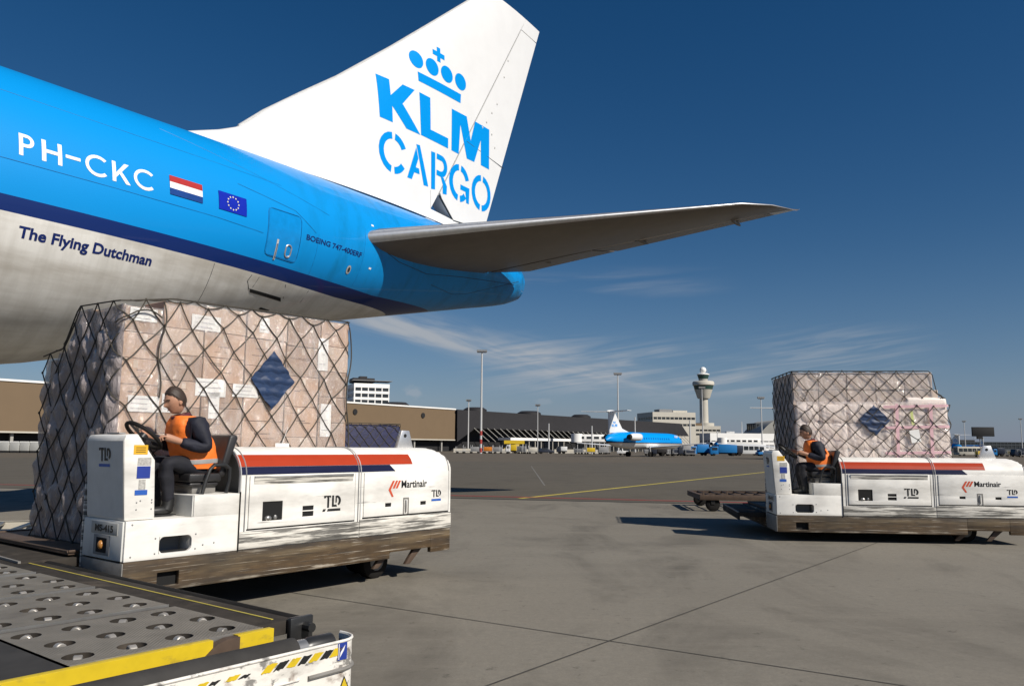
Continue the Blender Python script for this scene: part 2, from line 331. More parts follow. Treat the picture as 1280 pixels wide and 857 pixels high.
# ------------------------------------------------------------------ ground
def build_ground():
    g = MB(); g.add([(-9000, -9000, -.02), (9000, -9000, -.02), (9000, 9000, -.02), (-9000, 9000, -.02)], [(0, 1, 2, 3)])
    def gm(name, c1, c2, c3, lines):
        m = bpy.data.materials.new(name); m.use_nodes = True; nt = m.node_tree; b = nt.nodes['Principled BSDF']; L = nt.links.new
        b.inputs['Roughness'].default_value = .85; b.inputs['Specular IOR Level'].default_value = .3
        tc = nt.nodes.new('ShaderNodeTexCoord')
        def nz(scale, det=6, st=(1, 1, 1), rot=0, rough=.6, dist=0):
            mp = nt.nodes.new('ShaderNodeMapping'); mp.inputs['Scale'].default_value = st; mp.inputs['Rotation'].default_value = (0, 0, rot); L(tc.outputs['Object'], mp.inputs[0])
            n = nt.nodes.new('ShaderNodeTexNoise'); n.inputs['Scale'].default_value = scale; n.inputs['Detail'].default_value = det; n.inputs['Roughness'].default_value = rough
            n.inputs['Distortion'].default_value = dist; L(mp.outputs[0], n.inputs['Vector']); return n.outputs['Fac']
        def rng(x, a, b_, c=0, d=1):
            r = nt.nodes.new('ShaderNodeMapRange'); L(x, r.inputs['Value'])
            for i, v in zip(('From Min', 'From Max', 'To Min', 'To Max'), (a, b_, c, d)): r.inputs[i].default_value = v
            return r.outputs[0]
        def mix(f, a, b_, mode='MIX'):
            x = nt.nodes.new('ShaderNodeMix'); x.data_type = 'RGBA'; x.blend_type = mode; L(f, x.inputs['Factor'])
            for v, k in ((a, 'A'), (b_, 'B')):
                if isinstance(v, tuple): x.inputs[k].default_value = (*v, 1)
                else: L(v, x.inputs[k])
            return x.outputs['Result']
        c = mix(rng(nz(.22, 7, dist=.6), .3, .7), c1, c2)
        c = mix(rng(nz(.55, 8, (1, .45, 1), .66, .65, .8), .48, .68, 0, .9), c, c3)           # oily blotches
        c = mix(rng(nz(.9, 8, (.3, 1.6, 1), -.57, .75, .5), .48, .66, 0, .7), c, tuple(v * 1.28 for v in c1))   # pale scuffs
        c = mix(rng(nz(13, 6, rough=.85), .35, .65, 0, .38), c, tuple(v * .55 for v in c1))
        c = mix(rng(nz(45, 4, rough=.8), .3, .7, 0, .45), c, tuple(v * .55 for v in c1))
        c = mix(rng(nz(5, 6, rough=.75), .60, .68, 0, .6), c, tuple(v * .6 for v in c3))     # small dark spots
        L(c, b.inputs['Base Color'])
        bp = nt.nodes.new('ShaderNodeBump'); bp.inputs['Strength'].default_value = .25; bp.inputs['Distance'].default_value = .01; L(nz(90, 4), bp.inputs['Height']); L(bp.outputs[0], b.inputs['Normal'])
        return m
    asphalt = gm('asphalt', (.112, .097, .072), (.130, .113, .085), (.086, .074, .056), 0)
    concrete = gm('concrete', (.196, .176, .142), (.272, .248, .202), (.104, .093, .075), 0)
    M['asphalt'] = asphalt; M['concrete'] = concrete
    tag(g.build('ground', 'asphalt'), kind='structure')
    d = Vector((.975, -.222, 0)).normalized(); n = Vector((.222, .975, 0)).normalized(); p0 = Vector((2.55, 25.41, 0))
    a = MB(); q = [p0 - d * 260, p0 + d * 260, p0 + d * 260 - n * 160, p0 - d * 260 - n * 160]
    a.add([(v.x, v.y, 0) for v in q], [(0, 1, 2, 3)])
    tag(a.build('apron', 'concrete'), kind='structure')
    def strip(name, A, B, w, m, z):
        A = Vector((*A, 0)); B = Vector((*B, 0)); t = (B - A).normalized(); s_ = Vector((-t.y, t.x, 0)) * w / 2
        k = MB(); k.add([(v.x, v.y, z) for v in (A - s_, B - s_, B + s_, A + s_)], [(0, 1, 2, 3)]); tag(k.build(name, m), kind='structure')
    defm('joint', (.055, .050, .041), .9, var=.5, ns=2); defm('drain', (.022, .020, .018), .8, var=.4, ns=3); defm('yellow_line', (.50, .40, .06), .7, var=.15, ns=1, dirt=((.15, .13, .1), .35, 2, (1, 1, 1), .2)); defm('red_line', (.28, .045, .035), .7, var=.2, dirt=((.11, .1, .085), .5, 1.5, (1, 1, 1), .3))
    defm('white_line', (.17, .16, .14), .8, var=.4, ns=2); defm('tar_patch', (.07, .062, .052), .9, var=.2)
    jx = Vector((.87, 7.18)); a1 = Vector((-.839, .544)); b1 = Vector((.607, .795))
    strip('apron_joint', jx - a1 * 60, jx + a1 * 24, .014, 'joint', .004)
    strip('apron_joint', jx - b1 * 40, jx + b1 * 21, .013, 'joint', .008)
    P = lambda k, s_: (p0.x + d.x * k + n.x * s_, p0.y + d.y * k + n.y * s_)
    strip('drain_channel', P(-250, -.1), P(250, -.1), .22, 'drain', .006)
    strip('red_line', (-60, 43.5), (60, 12.4 - .9), .3, 'red_line', -.012)
    strip('yellow_line', (.30, 26.72), (38, 93.5), .22, 'yellow_line', -.014)
    strip('yellow_line', (-30, -.2), (-9.4, 17.5), .12, 'yellow_line', .005)
    strip('white_line', (1.81, 72.33), (1.5, 35.85), .07, 'white_line', -.014)
    k = MB(); k.add([(-400, 92, -.016), (400, 92, -.016), (400, 420, -.016), (-400, 420, -.016)], [(0, 1, 2, 3)])
    M['taxiway'] = gm('taxiway', (.128, .105, .075), (.142, .118, .086), (.106, .088, .064), 0)
    tag(k.build('taxiway', 'taxiway'), kind='structure')
build_ground()

# ------------------------------------------------------------------ big cargo aircraft (local frame: x aft along the fuselage, -y port, z up)
PA = R(54); PD = 18.33
KT = [-43, -42, -40, -36, -30, -3, 0, 4, 7, 8.5, 10, 13, 16, 19, 22, 24.5, 25.3]
TOP = [6.3, 7.4, 8.3, 8.9, 9.3, 9.3, 9.3, 9.32, 9.34, 9.35, 9.36, 9.38, 9.38, 9.36, 9.27, 8.98, 8.75]
BOT = [5.6, 4.6, 3.9, 3.2, 2.85, 2.85, 2.9, 3.02, 3.27, 3.58, 4.0, 4.8, 5.38, 6.0, 6.62, 7.15, 7.42]
WID = [.3, 1.4, 2.2, 2.8, 3.25, 3.25, 3.25, 3.25, 3.18, 3.1, 3.0, 2.72, 2.35, 1.93, 1.42, .88, .55]
def catmull(x, X, Y):
    if x <= X[0]: return Y[0]
    if x >= X[-1]: return Y[-1]
    i = max(j for j in range(len(X) - 1) if X[j] <= x)
    def sl(j):
        if j == 0: return (Y[1] - Y[0]) / (X[1] - X[0])
        if j == len(X) - 1: return (Y[-1] - Y[-2]) / (X[-1] - X[-2])
        a, b = (Y[j] - Y[j - 1]) / (X[j] - X[j - 1]), (Y[j + 1] - Y[j]) / (X[j + 1] - X[j])
        return 0 if a * b <= 0 else 2 * a * b / (a + b)
    h = X[i + 1] - X[i]; t = (x - X[i]) / h
    return (2 * t**3 - 3 * t**2 + 1) * Y[i] + (t**3 - 2 * t**2 + t) * h * sl(i) + (-2 * t**3 + 3 * t**2) * Y[i + 1] + (t**3 - t**2) * h * sl(i + 1)
def fsec(t): return catmull(t, KT, TOP), catmull(t, KT, BOT), catmull(t, KT, WID)
def fus(t, z, off=.0):
    a, b, w = fsec(t); k = (z - (a + b) / 2) / ((a - b) / 2); k = max(-1, min(1, k)); y = w * math.sqrt(max(0, 1 - k * k))
    nv = Vector((0, -y / (w * w), (z - (a + b) / 2) / (((a - b) / 2) ** 2))).normalized()
    return Vector((t, -y, z)) + nv * off
LEZ = [8.8, 9.3, 9.79, 10.17, 10.59, 11.03, 13.05, 18.76, 19.6]; LET = [8.5, 10.0, 11.29, 12.23, 12.77, 13.22, 15.79, 22.27, 23.2]
def fin_le(z): return catmull(z, LEZ, LET)
def fin_te(z): return 23.4 + (z - 10) * .383
def foil(x, th): return 5 * th * (.2969 * x**.5 - .126 * x - .3516 * x * x + .2843 * x**3 - .1036 * x**4)
def fin_half(t, z):
    le = fin_le(z); c = fin_te(z) - le; x = min(1, max(0, (t - le) / c)); return max(0, foil(x, .09 * min(c, 11.0)))
def fin_pt(t, z, off=.006): return Vector((t, -fin_half(t, z) - off, z))
def build_fuselage_material():
    m = mat('klm_fuselage', (.8, .8, .8), .5, spec=.15, coat=.35); nt = m.node_tree; L = nt.links.new; b = nt.nodes['Principled BSDF']
    b.inputs['Coat Roughness'].default_value = .04
    tc = nt.nodes.new('ShaderNodeTexCoord'); sx = nt.nodes.new('ShaderNodeSeparateXYZ'); L(tc.outputs['Object'], sx.inputs[0])
    def mth(op, a, b_):
        n = nt.nodes.new('ShaderNodeMath'); n.operation = op
        for i, v in enumerate((a, b_)):
            if isinstance(v, (int, float)): n.inputs[i].default_value = v
            else: L(v, n.inputs[i])
        return n.outputs[0]
    def mix(f, a, b_):
        x = nt.nodes.new('ShaderNodeMix'); x.data_type = 'RGBA'; L(f, x.inputs['Factor'])
        for v, k in ((a, 'A'), (b_, 'B')):
            if isinstance(v, tuple): x.inputs[k].default_value = (*v, 1)
            else: L(v, x.inputs[k])
        return x.outputs['Result']
    def nz(scale, st):
        mp = nt.nodes.new('ShaderNodeMapping'); mp.inputs['Scale'].default_value = st; L(tc.outputs['Object'], mp.inputs[0])
        n = nt.nodes.new('ShaderNodeTexNoise'); n.inputs['Scale'].default_value = scale; n.inputs['Detail'].default_value = 6; n.inputs['Roughness'].default_value = .65; L(mp.outputs[0], n.inputs['Vector']); return n.outputs['Fac']
    def rng(x, a, b_, c, d):
        r = nt.nodes.new('ShaderNodeMapRange'); L(x, r.inputs['Value'])
        for i, v in zip(('From Min', 'From Max', 'To Min', 'To Max'), (a, b_, c, d)): r.inputs[i].default_value = v
        return r.outputs[0]
    z = sx.outputs[2]; x = sx.outputs[0]
    # belly: grey-white with streaks of dirt
    streak = rng(nz(1.1, (2.2, .4, .35)), .40, .70, 0, .55); blot = rng(nz(.5, (.35, 1, 2.2)), .45, .66, 0, .6)
    belly = mix(streak, (.72, .705, .665), (.43, .41, .365)); belly = mix(blot, belly, (.33, .295, .245))
    # rear bulk of the stripe sweeps up on the tail cone
    zt = mth('ADD', 5.98, mth('MULTIPLY', mth('MAXIMUM', mth('SUBTRACT', x, 16.0), 0), .06)); zb = mth('ADD', 5.69, mth('MULTIPLY', mth('MAXIMUM', mth('SUBTRACT', x, 14.5), 0), .03))
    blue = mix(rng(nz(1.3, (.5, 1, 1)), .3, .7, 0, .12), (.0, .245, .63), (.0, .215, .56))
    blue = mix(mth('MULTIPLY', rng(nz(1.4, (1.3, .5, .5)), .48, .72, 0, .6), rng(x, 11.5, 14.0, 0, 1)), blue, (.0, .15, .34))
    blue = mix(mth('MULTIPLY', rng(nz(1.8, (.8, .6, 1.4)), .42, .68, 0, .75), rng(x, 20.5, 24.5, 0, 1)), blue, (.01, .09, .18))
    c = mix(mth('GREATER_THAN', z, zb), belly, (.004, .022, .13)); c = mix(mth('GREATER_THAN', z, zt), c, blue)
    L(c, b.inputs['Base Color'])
    return m
def build_aircraft():
    root = thing('cargo_aircraft', 'huge blue and white cargo aircraft whose tail towers over the loaded transporter', 'aircraft', (-math.sin(PA) * PD, math.cos(PA) * PD, 0), PA)
    build_fuselage_material()
    M['klm_fuselage'] = MATS['klm_fuselage']
    mb = MB(); ts = [-43, -42.6, -42, -41, -40, -38, -36, -33, -30] + [-27 + 3 * i for i in range(9)] + [0.5 * i for i in range(0, 50)] + [24.8, 25.1, 25.25, 25.3]
    ts = sorted(set(t for t in ts)); n = 72
    vs_ = []
    for t in ts:
        a, b, w = fsec(t); cz, h = (a + b) / 2, (a - b) / 2
        vs_ += [(t, w * math.cos(2 * math.pi * j / n), cz + h * math.sin(2 * math.pi * j / n)) for j in range(n)]
    fs = [(i * n + j, i * n + (j + 1) % n, (i + 1) * n + (j + 1) % n, (i + 1) * n + j) for i in range(len(ts) - 1) for j in range(n)]
    fs += [tuple(range(n)), tuple(range((len(ts) - 1) * n, len(ts) * n))]
    mb.add(vs_, fs)
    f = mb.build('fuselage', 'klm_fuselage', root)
    # tail cone outlet
    k = MB(); k.tube([(25.22, 0, 8.12), (25.34, 0, 8.13)], [.32, .28], 16); k.build('exhaust_outlet', 'dark_hole', f)
    # fin
    def fin_piece(u0, u1, z0, z1, nz_, nu, name, m, gap=0.0, sink=0):
        q = MB(); zs = [z0 + (z1 - z0) * i / nz_ for i in range(nz_ + 1)]
        loop = []
        rows = []
        for z in zs:
            le, te = u0(z), u1(z); row = []
            for i in range(nu + 1):
                s_ = i / nu; s_ = s_ * s_ if name == 'fin' else s_; t = le + (te - le) * s_; row.append(Vector((t, -fin_half(t, z), z)))
            for i in range(nu, -1, -1):
                s_ = i / nu; s_ = s_ * s_ if name == 'fin' else s_; t = le + (te - le) * s_; row.append(Vector((t, fin_half(t, z), z)))
            rows.append(row)
        w = len(rows[0]); allv = [p for r in rows for p in r]
        fs = [(i * w + j, i * w + (j + 1) % w, (i + 1) * w + (j + 1) % w, (i + 1) * w + j) for i in range(nz_) for j in range(w)]
        fs += [tuple(range(w - 1, -1, -1)), tuple(range(nz_ * w, nz_ * w + w))]
        q.add(allv, fs); return q.build(name, m, root)
    hinge = lambda z: 20.35 + (z - 10.4) * .606
    fin = fin_piece(fin_le, lambda z: min(hinge(z) - .03, fin_te(z)), 8.9, 19.6, 40, 26, 'fin', 'klm_white')
    rud = fin_piece(lambda z: hinge(z) + .03 + max(0, (10.4 - z)) * 1.9, fin_te, 9.75, 18.95, 24, 8, 'rudder', 'klm_white')
    tip = fin_piece(lambda z: hinge(min(z, 19.6)) - .02, fin_te, 18.99, 19.6, 3, 6, 'fin_tip', 'klm_white')
    # fairing where the fin meets the crown, white painted in for the fin's reflection
    fr = MB()
    def fair(u, v):
        t = 10.6 + u * 12.6; w0 = .05 + .55 * math.sin(math.pi * min(1, u * .9 + .05)) ** .6
        zt = 9.62 + .25 * math.sin(math.pi * u); h = fin_half(t, zt + .2)
        zb = fsec(t)[0] - .035; yb = h + w0 * .75
        s_ = v; y = h + .01 + (yb - h) * s_ ** 1.6; z = zt + (fus(t, zb - .13 * (yb / 1.2) ** 2).z - zt) * (1 - (1 - s_) ** 1.8)
        return (t, -y, z)
    fr.grid(36, 8, fair); fr.grid(36, 8, lambda u, v: (lambda p: (p[0], -p[1], p[2]))(fair(u, v)))
    fr.build('fin_fairing', 'klm_white', root)
    # panel lines of the rudder and the gap above the crown
    g = MB(); g.tube([fin_pt(20.41, 10.40, .004), fin_pt(21.30, 9.72, .004), fin_pt(22.9, 9.83, .004)], .035, 5)
    g.build('rudder_gap', 'seam_dark', rud); g = MB(); g.tube([fin_pt(21.94, 12.9, .002), fin_pt(24.55, 12.68, .002)], .012, 4); g.build('rudder_seam', 'seam_dark', rud)
    g = MB(); g.tube([fin_pt(hinge(z), z, -.004) for z in (10.4, 12, 14, 16, 18, 19.3)], .012, 4); g.tube([fin_pt(19.9, 10.45, .0), fin_pt(20.0, 9.6, .0)], .012, 4); g.build('hinge_line', mat('seam_grey', (.45, .45, .44), .6), fin); M['seam_grey'] = MATS['seam_grey']
    g = MB()
    for t, z in ((23.9, 15.1), (23.55, 14.6), (23.2, 14.1), (22.95, 13.8), (23.6, 13.75), (24.35, 16.4), (24.6, 17.2), (23.85, 13.3)): g.ball(fin_pt(t, z, .0), .05, .02, .05, 8)
    g.build('hinge_bolt', 'seam_grey', rud)
    g = MB(); g.tube([Vector((fin_le(z) + .01, 0, z)) for z in (10.3, 11.0, 12, 13.05, 15, 17, 18.76, 19.55)], .045, 8); g.build('leading_edge', 'seam_grey', fin)
    # marks on the fin
    K = [(17.185, 13.64), (17.749, 13.65), (17.796, 13.108), (18.358, 13.70), (18.94, 13.72), (18.348, 13.006), (19.258, 12.22), (18.545, 12.20), (17.861, 12.751), (17.883, 12.185), (17.288, 12.17)]
    Lp = [(19.174, 13.735), (19.747, 13.744), (19.8, 12.6), (20.805, 12.622), (20.814, 12.25), (19.292, 12.233)]
    Mp = [(20.966, 13.80), (21.884, 13.84), (22.192, 13.008), (22.431, 13.85), (23.413, 13.871), (23.504, 12.303), (22.923, 12.302), (22.856, 13.261), (22.474, 12.278), (21.984, 12.252), (21.507, 13.398), (21.461, 12.252), (21.017, 12.254)]
    for nm, p in (('letter_mark', K), ('letter_mark', Lp), ('letter_mark', Mp)): mark(nm, [p], fin_pt, 'klm_blue', fin, cut=.3)
    crown = [circ(19.06, 14.905, .335, .31), circ(19.855, 14.94, .335, .31), circ(20.65, 14.985, .335, .305), circ(21.45, 15.015, .335, .31), [(19.105, 14.467), (21.49, 14.545), (21.477, 14.2), (19.139, 14.134)],
             [(20.12, 15.83), (20.30, 15.83), (20.30, 15.65), (20.52, 15.65), (20.52, 15.46), (20.30, 15.46), (20.30, 15.28), (20.12, 15.28), (20.12, 15.46), (19.90, 15.46), (19.90, 15.65), (20.12, 15.65)]]
    mark('crown_mark', crown, fin_pt, 'klm_blue', fin, cut=.3)
    zb, zt = 10.47, 11.85; zc = (zb + zt) / 2; hz = (zt - zb) / 2; st = .23
    C = arcband(17.93, zc, .68, hz, st, 97, 262) + arcband(17.93, zc, .68, hz, st, 28, 83) + arcband(17.93, zc, .68, hz, st, 278, 328)
    A = [[(18.65, 10.54), (18.887, 10.55), (19.0, 10.82), (19.28, 10.83), (19.24, 11.02), (19.07, 11.02), (19.19, 11.36), (19.06, 11.72)], [(19.06, 11.83), (19.25, 11.85), (19.77, 10.54), (19.52, 10.52)]]
    Rr = [[(19.86, 11.84), (20.09, 11.86), (20.15, 10.55), (19.93, 10.51)], [(20.18, 11.87), (20.45, 11.87), (20.45, 11.67), (20.18, 11.67)], [(20.2, 11.28), (20.48, 11.28), (20.48, 11.09), (20.2, 11.09)]] + \
        arcband(20.45, 11.48, .36, .39, .2, -90, 90, 12) + [[(20.42, 11.14), (20.62, 11.1), (20.83, 10.85), (20.83, 10.55), (20.60, 10.52), (20.58, 10.85)]]
    G = arcband(21.58, zc + .04, .64, hz, st, 97, 262) + arcband(21.58, zc + .04, .64, hz, st, 22, 83) + arcband(21.58, zc + .04, .62, hz, st, 278, 318) + [[(21.65, 11.17), (22.23, 11.17), (22.23, 10.58), (22.06, 10.58), (21.98, 10.98), (21.65, 10.98)]]
    Oo = arcband(23.04, zc + .07, .67, hz, st, 97, 263) + arcband(23.04, zc + .07, .67, hz, st, -83, 83)
    for p in (C, A, Rr, G, Oo): mark('letter_mark', p, fin_pt, 'klm_blue', fin, cut=.3)
    # port and starboard tailplane
    def stab(sg):
        rows = []; ys = [.4, 1.2, 2, 3.2, 4.5, 6, 7.5, 9, 10.2, 10.75, 11.0, 11.1]
        def chord(y):
            le = (14.93 + (y - 2.4) * 1.03, 7.40 + (y - 2.4) * .208); te = (24.0 + (y - 1) * .19, 8.13 + (y - 1) * .129)
            if y > 10.2: le = (le[0] + (y - 10.2) ** 2 * 1.9, le[1] + (y - 10.2) * .05)
            return le, te
        def pts(y, x0, x1, nn):
            (lt, lz), (tt, tz) = chord(y); c = tt - lt; th = c * (.105 - .004 * y) * (1 if y < 10.7 else .8 if y < 11 else .35)
            X = [x0 + (x1 - x0) * (i / nn) ** (1.8 if x0 == 0 else 1) for i in range(nn + 1)]
            upp = [(lt + c * x, lz + (tz - lz) * x + foil(x, th / c) * c) for x in X]; low = [(lt + c * x, lz + (tz - lz) * x - foil(x, th / c) * c) for x in X]
            return [Vector((t, sg * y, z)) for t, z in upp] + [Vector((t, sg * y, z)) for t, z in reversed(low)]
        def loft(yy, x0, x1, nn, name, m, par):
            rows = [pts(y, x0, x1, nn) for y in yy]; w = len(rows[0]); q = MB()
            q.add([p for r in rows for p in r], [(i * w + j, i * w + (j + 1) % w, (i + 1) * w + (j + 1) % w, (i + 1) * w + j) for i in range(len(rows) - 1) for j in range(w)] + [tuple(range(w)), tuple(range((len(rows) - 1) * w, len(rows) * w))])
            return q.build(name, m, par, smooth=40)
        s_ = loft(ys, 0.021, .74, 14, 'tailplane', 'stab_skin', root)
        e = loft([1.6, 3, 4.9], .765, 1, 6, 'elevator', 'stab_skin', s_); loft([5.0, 7, 9, 10.3], .765, 1, 6, 'elevator', 'stab_skin', s_)
        loft(ys, 0, .0205, 8, 'leading_edge', 'aluminium', s_); loft([10.32, 10.75, 11.0, 11.1], .741, 1, 4, 'tailplane_tip', 'aluminium', s_)
        for yh in (3.2, 6.4, 9.3):
            (lt, lz), (tt, tz) = chord(yh); h = MB(); h.ball((lt + (tt - lt) * .8, sg * yh, lz + (tz - lz) * .8 - .1), .5, .05, .07, 10); h.build('hinge_fairing', 'stab_skin', s_)
    stab(-1); stab(1)
    # lettering and marks on the fuselage
    fp = lambda off: (lambda t, z: fus(t, z, off))
    w = .065
    P_ = [rect(5.865, 5.935, 6.76, 7.19)] + [rect(5.92, 6.0, 7.125, 7.19), rect(5.92, 6.0, 6.93, 6.995)] + arcband(6.0, 7.06, .125, .13, w, -90, 90, 8)
    H_ = [rect(6.255, 6.33, 6.77, 7.20), rect(6.54, 6.615, 6.77, 7.20), rect(6.32, 6.55, 6.95, 7.02)]
    D_ = [rect(6.68, 6.955, 6.965, 7.03)]
    C1 = arcband(7.29, 6.985, .245, .225, w, 45, 315, 18)
    K_ = [rect(7.575, 7.65, 6.77, 7.20), [(7.645, 6.96), (7.83, 7.20), (7.925, 7.20), (7.645, 6.86)], [(7.69, 7.0), (7.75, 7.03), (7.95, 6.77), (7.855, 6.77)]]
    C2 = arcband(8.27, 6.99, .25, .225, w, 45, 315, 18)
    for p in (P_, H_, D_, C1, K_, C2): mark('letter_mark', p, fp(.005), 'flag_white', f, cut=.15)
    mark('name_lettering', [fit2d(text2d('The Flying Dutchman', .028), 6.0, 8.63, 5.235, 5.50)], fp(.005), 'stripe_navy_text', f, cut=.3)
    mark('type_lettering', [fit2d(text2d('BOEING 747-400ERF', .02), 12.68, 14.82, 6.76, 6.90, .01)], fp(.005), 'stripe_navy_text', f, cut=.3)
    fl = MB()
    def fpatch(name, m, x0, x1, z0, z1, par, off=.012):
        q = MB(); nu, nv = max(2, int((x1 - x0) / .2)), max(2, int((z1 - z0) / .12)); q.grid(nu, nv, lambda u, v: fus(x0 + (x1 - x0) * u, z0 + (z1 - z0) * v, off)); return q.build(name, m, par)
    nf = fpatch('national_flag', 'flag_white', 8.82, 9.60, 6.845, 7.27, f); fpatch('flag_stripe', 'flag_red', 8.82, 9.60, 7.13, 7.27, nf, .016); fpatch('flag_stripe', 'flag_blue', 8.82, 9.60, 6.845, 6.985, nf, .016)
    ef = fpatch('star_flag', 'eu_blue', 10.02, 10.78, 6.845, 7.275, f)
    stars = []
    for i in range(12):
        a = 2 * math.pi * i / 12; cx, cz = 10.40 + .15 * math.cos(a), 7.06 + .15 * math.sin(a)
        stars.append([(cx + (.026 if k % 2 == 0 else .0105) * math.sin(math.pi * k / 5), cz + (.026 if k % 2 == 0 else .0105) * math.cos(math.pi * k / 5)) for k in range(10)])
    mark('flag_star', stars, fp(.018), 'eu_star', ef)
    # tail door
    def outline(x0, x1, z0, z1, r, off, k=5):
        pts = []
        for cx, cz, a0 in ((x1 - r, z1 - r, 0), (x0 + r, z1 - r, 90), (x0 + r, z0 + r, 180), (x1 - r, z0 + r, 270)):
            pts += [(cx + r * math.cos(R(a0 + 90 * i / k)), cz + r * math.sin(R(a0 + 90 * i / k))) for i in range(k + 1)]
        out = []
        for i in range(len(pts)):
            (xa, za), (xb, zb_) = pts[i], pts[(i + 1) % len(pts)]; nn = max(1, int(math.hypot(xb - xa, zb_ - za) / .15))
            out += [fus(xa + (xb - xa) * j / nn, za + (zb_ - za) * j / nn, off) for j in range(nn)]
        return out
    d = MB(); d.grid(8, 12, lambda u, v: fus(11.45 + 1.02 * u, 6.16 + 1.1 * v, .006)); door = d.build('door', mat('door_blue', (.0, .225, .59), .3, coat=.3), root); M['door_blue'] = MATS['door_blue']
    g = MB(); g.tube(outline(11.43, 12.49, 6.14, 7.28, .14, .004), .010, 4, closed=True); g.build('door_seam', 'seam_blue', door)
    w_ = MB(); w_.tube(outline(12.06, 12.24, 6.22, 6.50, .08, .012), .02, 6, closed=True); w_.build('window_frame', 'aluminium', door)
    mark('door_window', [[(x, z) for x, z in circ(12.15, 6.36, .075, .125, 20)]], fp(.005), 'dark_hole', door)
    mark('handle_plate', [rect(11.74, 11.80, 6.08, 6.56)], fp(.014), 'seam_grey', door, cut=.15); h = MB(); h.tube([fus(11.77, 6.12, .03), fus(11.77, 6.46, .03)], .014, 6); h.build('handle', 'steel', door)
    mark('placard', [rect(11.66, 11.86, 6.62, 6.75)], fp(.005), 'flag_white', door); mark('placard', [rect(11.80, 11.93, 6.93, 7.03)], fp(.005), 'flag_white', door); mark('placard', [rect(11.68, 11.88, 6.53, 6.545), rect(11.68, 11.88, 6.56, 6.575)], fp(.005), 'flag_red', door); mark('placard', [rect(11.9, 12.0, 6.47, 6.53)], fp(.005), 'flag_white', door)
    # seams, streaks, service marks
    g = MB()
    def line(pts, r, off=.0):
        out = []
        for (xa, za), (xb, zb_) in zip(pts, pts[1:]):
            nn = max(1, int(math.hypot(xb - xa, zb_ - za) / .2)); out += [fus(xa + (xb - xa) * j / nn, za + (zb_ - za) * j / nn, off) for j in range(nn)]
        g.tube(out + [fus(*pts[-1], off)], r, 4)
    for x in (10.15, 4.1, 13.4): line([(x, 5.66), (x + .05, lerp(x, KT, BOT) + .05)], .006)
    g.build('frame_seam', 'seam_dark', f)
    g = MB(); line([(4.2, 6.62), (10.0, 6.64), (11.3, 6.60)], .007); line([(10.6, 7.62), (12.3, 7.4), (13.0, 7.0)], .008); line([(3, 8.1), (12, 8.0)], .005); line([(9, 8.55), (13.5, 7.6)], .005); line([(13.1, 6.0), (13.1, 7.0)], .006); line([(14.9, 6.05), (14.9, 7.6)], .006)
    g.build('skin_seam', 'seam_blue', f)
    g = MB(); line([(11.3, 5.64), (11.25, 5.5), (11.42, 5.34)], .008); line([(12.5, 5.64), (12.72, 5.36)], .008); line([(11.55, 5.64), (11.5, 5.40)], .006); hatch = g.build('hatch_seam', 'seam_dark', f)
    mark('hatch_opening', [[(11.42, 5.36), (12.62, 5.36), (12.72, 5.29), (11.5, 5.29)]], fp(.006), 'dark_hole', f, cut=.2); mark('vent_slot', [rect(12.2, 12.6, 5.03, 5.08)], fp(.006), 'dark_hole', f, cut=.2)
    mark('service_port', [circ(14.46, 6.38, .085, .11)], fp(.01), 'plate_grey', f); mark('service_port', [circ(14.47, 6.38, .045, .065)], fp(.014), 'seam_dark', f)
    for t, z in ((15.2, 7.75), (15.3, 7.5), (15.25, 6.55)): mark('rivet_patch', [rect(t, t + .1, z, z + .05)], fp(.005), 'flag_white', f)
    # tailplane root seal
    g = MB(); line([(15.6, 7.2), (16.5, 7.0), (18, 6.95), (20, 7.25), (22, 7.5), (24, 7.75)], .01, .0); line([(18.5, 6.72), (20.0, 6.70), (20.8, 6.85), (24.4, 7.95)], .01, -.004); g.build('root_seal', 'seam_dark', f)
    return root
aircraft = build_aircraft()

# ------------------------------------------------------------------ pallet transporter (x from driver's end to rear, y from the camera side inwards, z up)
def pack_y(z):
    """outer side of the round-shouldered engine cover at height z"""
    if z <= 1.26: return 0.0
    s_ = min(1, (z - 1.26) / .30); return .34 * (1 - math.sqrt(max(0, 1 - s_ * s_)))
def tld(mbpts, x0, z0, w, h):
    X = lambda u: x0 + u * w; Z = lambda v: z0 + v * h
    bars = [[(0, .84), (.1, .84), (.17, 1), (0, 1)], [(.14, .98), (.19, .84), (.19, .2), (.3, .2), (.3, .84), (.36, 1), (.22, 1)], [(.36, .84), (.33, 1), (.40, 1), (.40, .84)],
            [(.46, 1), (.57, 1), (.57, .38), (.72, .38), (.76, .24), (.46, .24)], [(.66, .96), (.74, .96), (.74, .55), (.69, .45), (.66, .55)]]
    D = arcband(.73, .63, .25, .36, .13, 92, -60, 10)
    return [[(X(a), Z(b)) for a, b in p] for p in bars + D]
def tld_line(x0, z0, w, h): return [[(x0 + .0 * w, z0), (x0 + .14 * w, z0), (x0 + .2 * w, z0 + .14 * h), (x0 + .05 * w, z0 + .14 * h)], [(x0 + .26 * w, z0), (x0 + w, z0), (x0 + w, z0 + .14 * h), (x0 + .3 * w, z0 + .14 * h)]]
